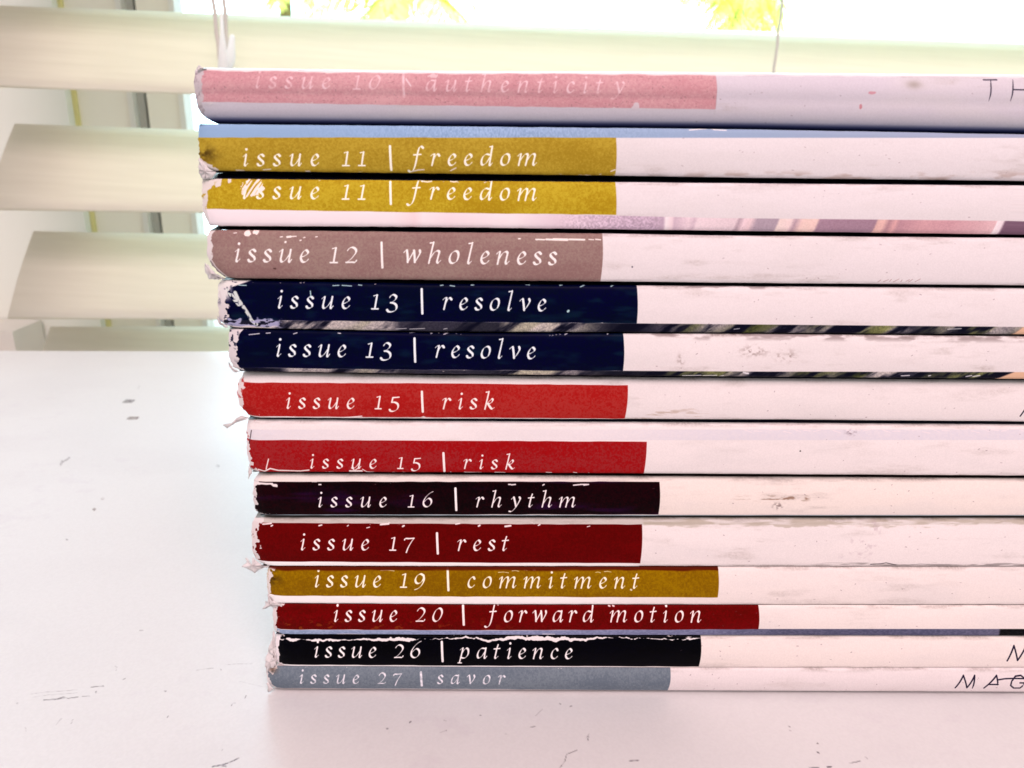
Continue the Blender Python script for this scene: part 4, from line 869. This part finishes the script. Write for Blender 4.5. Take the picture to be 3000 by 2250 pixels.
SL = [((0,247),(560,268),(0,16),(3000,128)), ((0,608),(590,616),(36,362),(553,380)), ((22,927),(640,930),(98,677),(590,686)), None]
XN = float(P(22, 927, BY, BS)[0]); XF = float(P(98, 677, BY+.040, BS)[0])
# left ends: the slats are cut square, so near and far corners share x (averaged)
XE = .5*(XN+XF)
heights = []
for s_ in SL[:3]:
    slat(*s_, XN, XF)
def slat_z(z_near, dz, tilt):
    a = P(22, 927, BY, BS)
    x0_ = a[0]
    # continue the pattern with the same section
    rows = []
    V = []; F_ = []; nc = 8
    for side in (0, 1):
        for k in range(9):
            t = k/8
            for c_ in range(nc+1):
                u = c_/nc; x = XN+(XF-XN)*t; x = x+(XB1-x)*u
                z = z_near+tilt*(x-x0_)+dz*t+.0016*math.sin(math.pi*t)-(.0024 if side and 0 < k < 8 else (.0012 if side else 0))
                V.append((x, BY+BS*x+.040*t, z))
    Cn = nc+1; o = 9*Cn
    for r in range(8):
        for c_ in range(nc):
            q = r*Cn+c_; F_.append((q, q+1, q+Cn+1, q+Cn)); q += o; F_.append((q, q+Cn, q+Cn+1, q+1))
    for c_ in range(nc):
        F_.append((c_, o+c_, o+c_+1, c_+1)); q = 8*Cn+c_; F_.append((q, q+1, o+q+1, o+q))
    for r in range(8):
        q = r*Cn; F_.append((q, q+Cn, o+q+Cn, o+q)); q = r*Cn+nc; F_.append((q, o+q, o+q+Cn, q+Cn))
    return mesh('slat', V, F_, slat_mat, blind, smooth=True)
z3n = float(P(22, 927, BY, BS)[2]); z3f = float(P(98, 677, BY+.040, BS)[2]); z4f = float(P(155, 957, BY+.040, BS)[2])
dz = z3f-z3n
slat_z(z4f-dz, dz, .006); slat_z(z4f-dz-.052, dz, .004)
z1n = float(P(0, 247, BY, BS)[2])
for k in (1, 2): slat_z(z1n+.053*k, dz*.98, .004)

def cord(p_top, p_bot, r, Yc, name='ladder_cord', mat=cord_mat):
    a = P(*p_top, Yc, BS); b_ = P(*p_bot, Yc, BS); d = (a-b_); q0 = b_-d*.35; q1 = a+d*.8
    q0[1] = b_[1]; q1[1] = a[1]
    pts = [tuple(q0+(q1-q0)*t/12+np.array([.0002*math.sin(t*2.1), 0, 0])) for t in range(13)]
    vv, ff = tube(pts, r); return mesh(name, vv, ff, mat, blind, smooth=True)
cord((627,20),(645,185), .0009, BY-.003)
cord((658,20),(668,188), .0009, BY-.003)
cord((2292,0),(2268,203), .00065, BY-.003)
pc = P(676, 165, BY-.006, BS); pk = P(681, 100, BY-.006, BS)
vv, ff = tube([tuple(pc+(pk-pc)*t) for t in (-.6, -.3, 0, .3, .7, .9, 1.0)], [.0010, .0018, .0020, .0016, .0012, .0010, .0005], 12)
tas = mesh('cord_tassel', vv, ff, plas, blind, smooth=True)
pw = P(655, 188, BY-.006, BS); pw2 = P(648, 30, BY-.006, BS)
vv, ff = tube([tuple(pw+(pw2-pw)*t) for t in (-.5, 0, .3, .6, 1.0)], [.0027, .0024, .0015, .0008, .0006], 12)
mesh('tilt_wand', vv, ff, plas, blind, smooth=True)

# ------------------------------------------------------------------ window behind the blind
WS = BS; WY = .345
frame_m = material('window_frame_paint', (.90,.87,.76), rough=.4, noise=.08, nscale=12)
frame_g = material('window_track_metal', (.50,.50,.47), rough=.45)
frame_w = material('window_edge_white', (.90,.89,.84), rough=.4, trans=.3)
frame_y = material('sunlit_strip_yellow', (.93,.88,.55), rough=.5, trans=.65, tcol=(1.0,.95,.55))  # sunlight on the frame put in as yellow, see-through colour that glows
dark_m = material('window_seal_rubber', (.06,.06,.05), rough=.7)
jamb_m = material('window_jamb_plaster', (.80,.83,.76), rough=.8, noise=.06, nscale=8, bump=.1, bscale=80)
win = empty('window', (.1, WY, .2)); tag(win, 'white framed window with stepped side jamb behind the blind', 'window')
def upright(name, px0, px1, Yd, mat, thick=.01, py=315):
    a = P(px0, py, Yd, WS); b_ = P(px1, py, Yd, WS)
    x0_, x1_ = a[0], b_[0]; v = []
    for z in (-.12, .62):
        v += [(x0_, Yd+WS*x0_, z), (x1_, Yd+WS*x1_, z), (x1_, Yd+WS*x1_+thick, z), (x0_, Yd+WS*x0_+thick, z)]
    return mesh(name, v, [(0, 3, 2, 1), (4, 5, 6, 7), (0, 1, 5, 4), (1, 2, 6, 5), (2, 3, 7, 6), (3, 0, 4, 7)], mat, win)
upright('jamb', -420, 197, WY, jamb_m, .05)
upright('sunlit_strip', 196, 226, WY+.006, frame_y, .02)  # stands for a sliver of sunlight on the frame
upright('frame_board', 225, 377, WY+.008, frame_m, .03)
upright('frame_bead', 376, 391, WY+.006, frame_w, .01)
upright('seal', 390, 399, WY+.014, dark_m, .01)
upright('track', 398, 426, WY+.012, frame_g, .01)
upright('seal', 425, 434, WY+.014, dark_m, .01)
upright('sash_stile', 433, 526, WY+.008, frame_m, .02)
upright('frame_bead', 525, 541, WY+.006, frame_w, .01)
upright('seal', 540, 548, WY+.012, dark_m, .006)
cordm = material('screen_wire', (.30,.45,.50), rough=.6)
for px_ in (705, 2178):
    a = P(px_, 40, WY+.03, WS); vv, ff = tube([(a[0], a[1], -.1), (a[0], a[1], .3), (a[0], a[1], .6)], .0003, 6); mesh('glazing_wire', vv, ff, cordm, win)
# pane
gm = bpy.data.materials.new('window_glass'); gm.use_nodes = True; N = gm.node_tree.nodes; L = gm.node_tree.links
N.remove(N['Principled BSDF']); t1 = N.new('ShaderNodeBsdfTransparent'); t2 = N.new('ShaderNodeBsdfGlossy'); t2.inputs['Roughness'].default_value = .02
lw = N.new('ShaderNodeLayerWeight'); lw.inputs[0].default_value = .15; ms = N.new('ShaderNodeMixShader')
t1.inputs[0].default_value = (.97,.985,.98,1)
L.new(lw.outputs['Fresnel'], ms.inputs[0]); L.new(t1.outputs[0], ms.inputs[1]); L.new(t2.outputs[0], ms.inputs[2]); L.new(ms.outputs[0], N['Material Output'].inputs[0])
a = P(546, 315, WY+.022, WS)
vv = [(a[0], a[1], -.12), (1.2, WY+.022+WS*1.2, -.12), (1.2, WY+.022+WS*1.2, .62), (a[0], a[1], .62)]
vv += [(p[0], p[1]+.003, p[2]) for p in vv]
mesh('pane', vv, [(0, 1, 2, 3), (7, 6, 5, 4), (0, 4, 5, 1), (1, 5, 6, 2), (2, 6, 7, 3), (3, 7, 4, 0)], gm, win)
# sill below and a trim block seen at the far left, over the table edge
vv, ff = box(-.34, 1.25, .262, .36, -.060, -.035); mesh('sill', vv, ff, frame_w, win)
a = P(-60, 965, .30); b_ = P(56, 1022, .30)
vv, ff = box(a[0]-.06, b_[0], .297, .325, -.0345, a[2]); mesh('corner_block', vv, ff, material('trim_block_grey', (.66,.65,.60), rough=.6, noise=.1), win)
# plaster return of the wall beside the blind
wm = material('wall_plaster', (.88,.92,.85), rough=.85, noise=.05, nscale=6, bump=.15, bscale=120)
a = P(-900, 500, .335); b_ = P(150, 500, .335)
xw = float(P(120, 800, .330)[0])-.02
vv, ff = box(-1.8, xw, .328, .340, -.73, .9)
v2, f2 = box(xw+.0005, 1.9, .330, .341, -.73, -.0605); o_ = len(vv); vv += v2; ff += [tuple(q+o_ for q in f_) for f_ in f2]
v2, f2 = box(1.22, 1.9, .44, .46, -.06, .9); o_ = len(vv); vv += v2; ff += [tuple(q+o_ for q in f_) for f_ in f2]
tag(mesh('wall', vv, ff, wm, None), kind='structure')

# ------------------------------------------------------------------ outside
ga = P(2050, 66, 2.2); gb = P(3100, 66, 2.2)
vv, ff = box(ga[0], gb[0]+.3, 2.2, 2.32, -1.6, ga[2]-.02)
tag(mesh('garden_wall', vv, ff, material('white_render', (.85,.85,.84), rough=.9, noise=.05, nscale=5), None, loc=(ga[0], 2.2, -1.6)), 'white garden wall outside the window below the right hand palm', 'wall')
sky = mesh('sky', [(-9, 9, -4), (10, 9, -4), (10, 9, 8), (-9, 9, 8)], [(0, 3, 2, 1)], emission('bright_sky', (.62, .88, 1.0), 6.5)); tag(sky, kind='structure')
gr = mesh('ground', [(-9, .8, -1.6), (10, .8, -1.6), (10, 9, -1.6), (-9, 9, -1.6)], [(0, 1, 2, 3)], material('pale_paving', (.6,.58,.54), rough=.9, noise=.2, nscale=3)); tag(gr, kind='structure')
leaf = material('palm_leaf', (.70,.80,.22), rough=.5, noise=.5, nscale=9, color2=(.34,.50,.12), trans=.5, tcol=(.86,.92,.35))
bark = material('palm_bark', (.25,.2,.14), rough=.9, noise=.4, nscale=20, bump=.5, bscale=60)
def palm(px, py, Yd, spread, label, seed, nf=12, lo=-.5, hi=.8):
    rs = random.Random(seed); hub = Vector(P(px, py, Yd)); root = empty('palm_tree', (hub.x, hub.y, -1.6))
    tag(root, label, 'palm tree', 'palm trees outside the window')
    pts = [(hub.x+.05*math.sin(t*2), hub.y, -1.6+(hub.z+1.6)*t/6) for t in range(7)]
    vv, ff = tube(pts, [.06, .05, .045, .04, .035, .03, .025], 10); mesh('trunk', vv, ff, bark, root, smooth=True)
    for k in range(nf):
        ang = 2*math.pi*k/nf+rs.uniform(-.2, .2); el = rs.uniform(lo, hi); Ln = spread*rs.uniform(.75, 1.15)
        d = Vector((math.cos(ang)*math.cos(el), math.sin(ang)*math.cos(el)*.6, math.sin(el)))
        V = []; F_ = []; spine_ = []
        for j in range(15):
            t = j/14; p = hub+d*Ln*t+Vector((0, 0, -Ln*.55*t*t)); spine_.append(p)
        for j in range(1, 14):
            p = spine_[j]; tn = (spine_[j+1]-spine_[j-1]).normalized(); sd = tn.cross(Vector((0, 0, 1))).normalized(); ll = Ln*.34*math.sin(math.pi*(.15+.8*j/14))
            for s in (-1, 1):
                for e in (0, .5):
                    b0 = p+tn*e*Ln/14; tip = b0+sd*s*ll+tn*ll*.5+Vector((0, 0, -ll*rs.uniform(.25, .7))); m_ = (b0+tip)/2+Vector((0, 0, ll*.06)); w_ = tn*ll*.07
                    o = len(V); V += [tuple(b0-w_*.3), tuple(m_-w_), tuple(tip), tuple(m_+w_), tuple(b0+w_*.3)]; F_.append((o, o+1, o+2, o+3, o+4))
        tv, tf = tube([tuple(p) for p in spine_], [.008*(1-.8*j/14) for j in range(15)], 5); o = len(V); V += tv; F_ += [tuple(q+o for q in f_) for f_ in tf]
        mesh('frond', V, F_, leaf, root)
palm(1190, -60, 2.6, .34, 'wide sunlit palm seen above the middle of the stack', 3, 14)
palm(850, -55, 3.4, .22, 'small yellow green palm seen left above the stack', 5, 10)
palm(2195, -85, 3.0, .30, 'palm with drooping fronds seen at upper right', 8, 26, -1.1, .3)
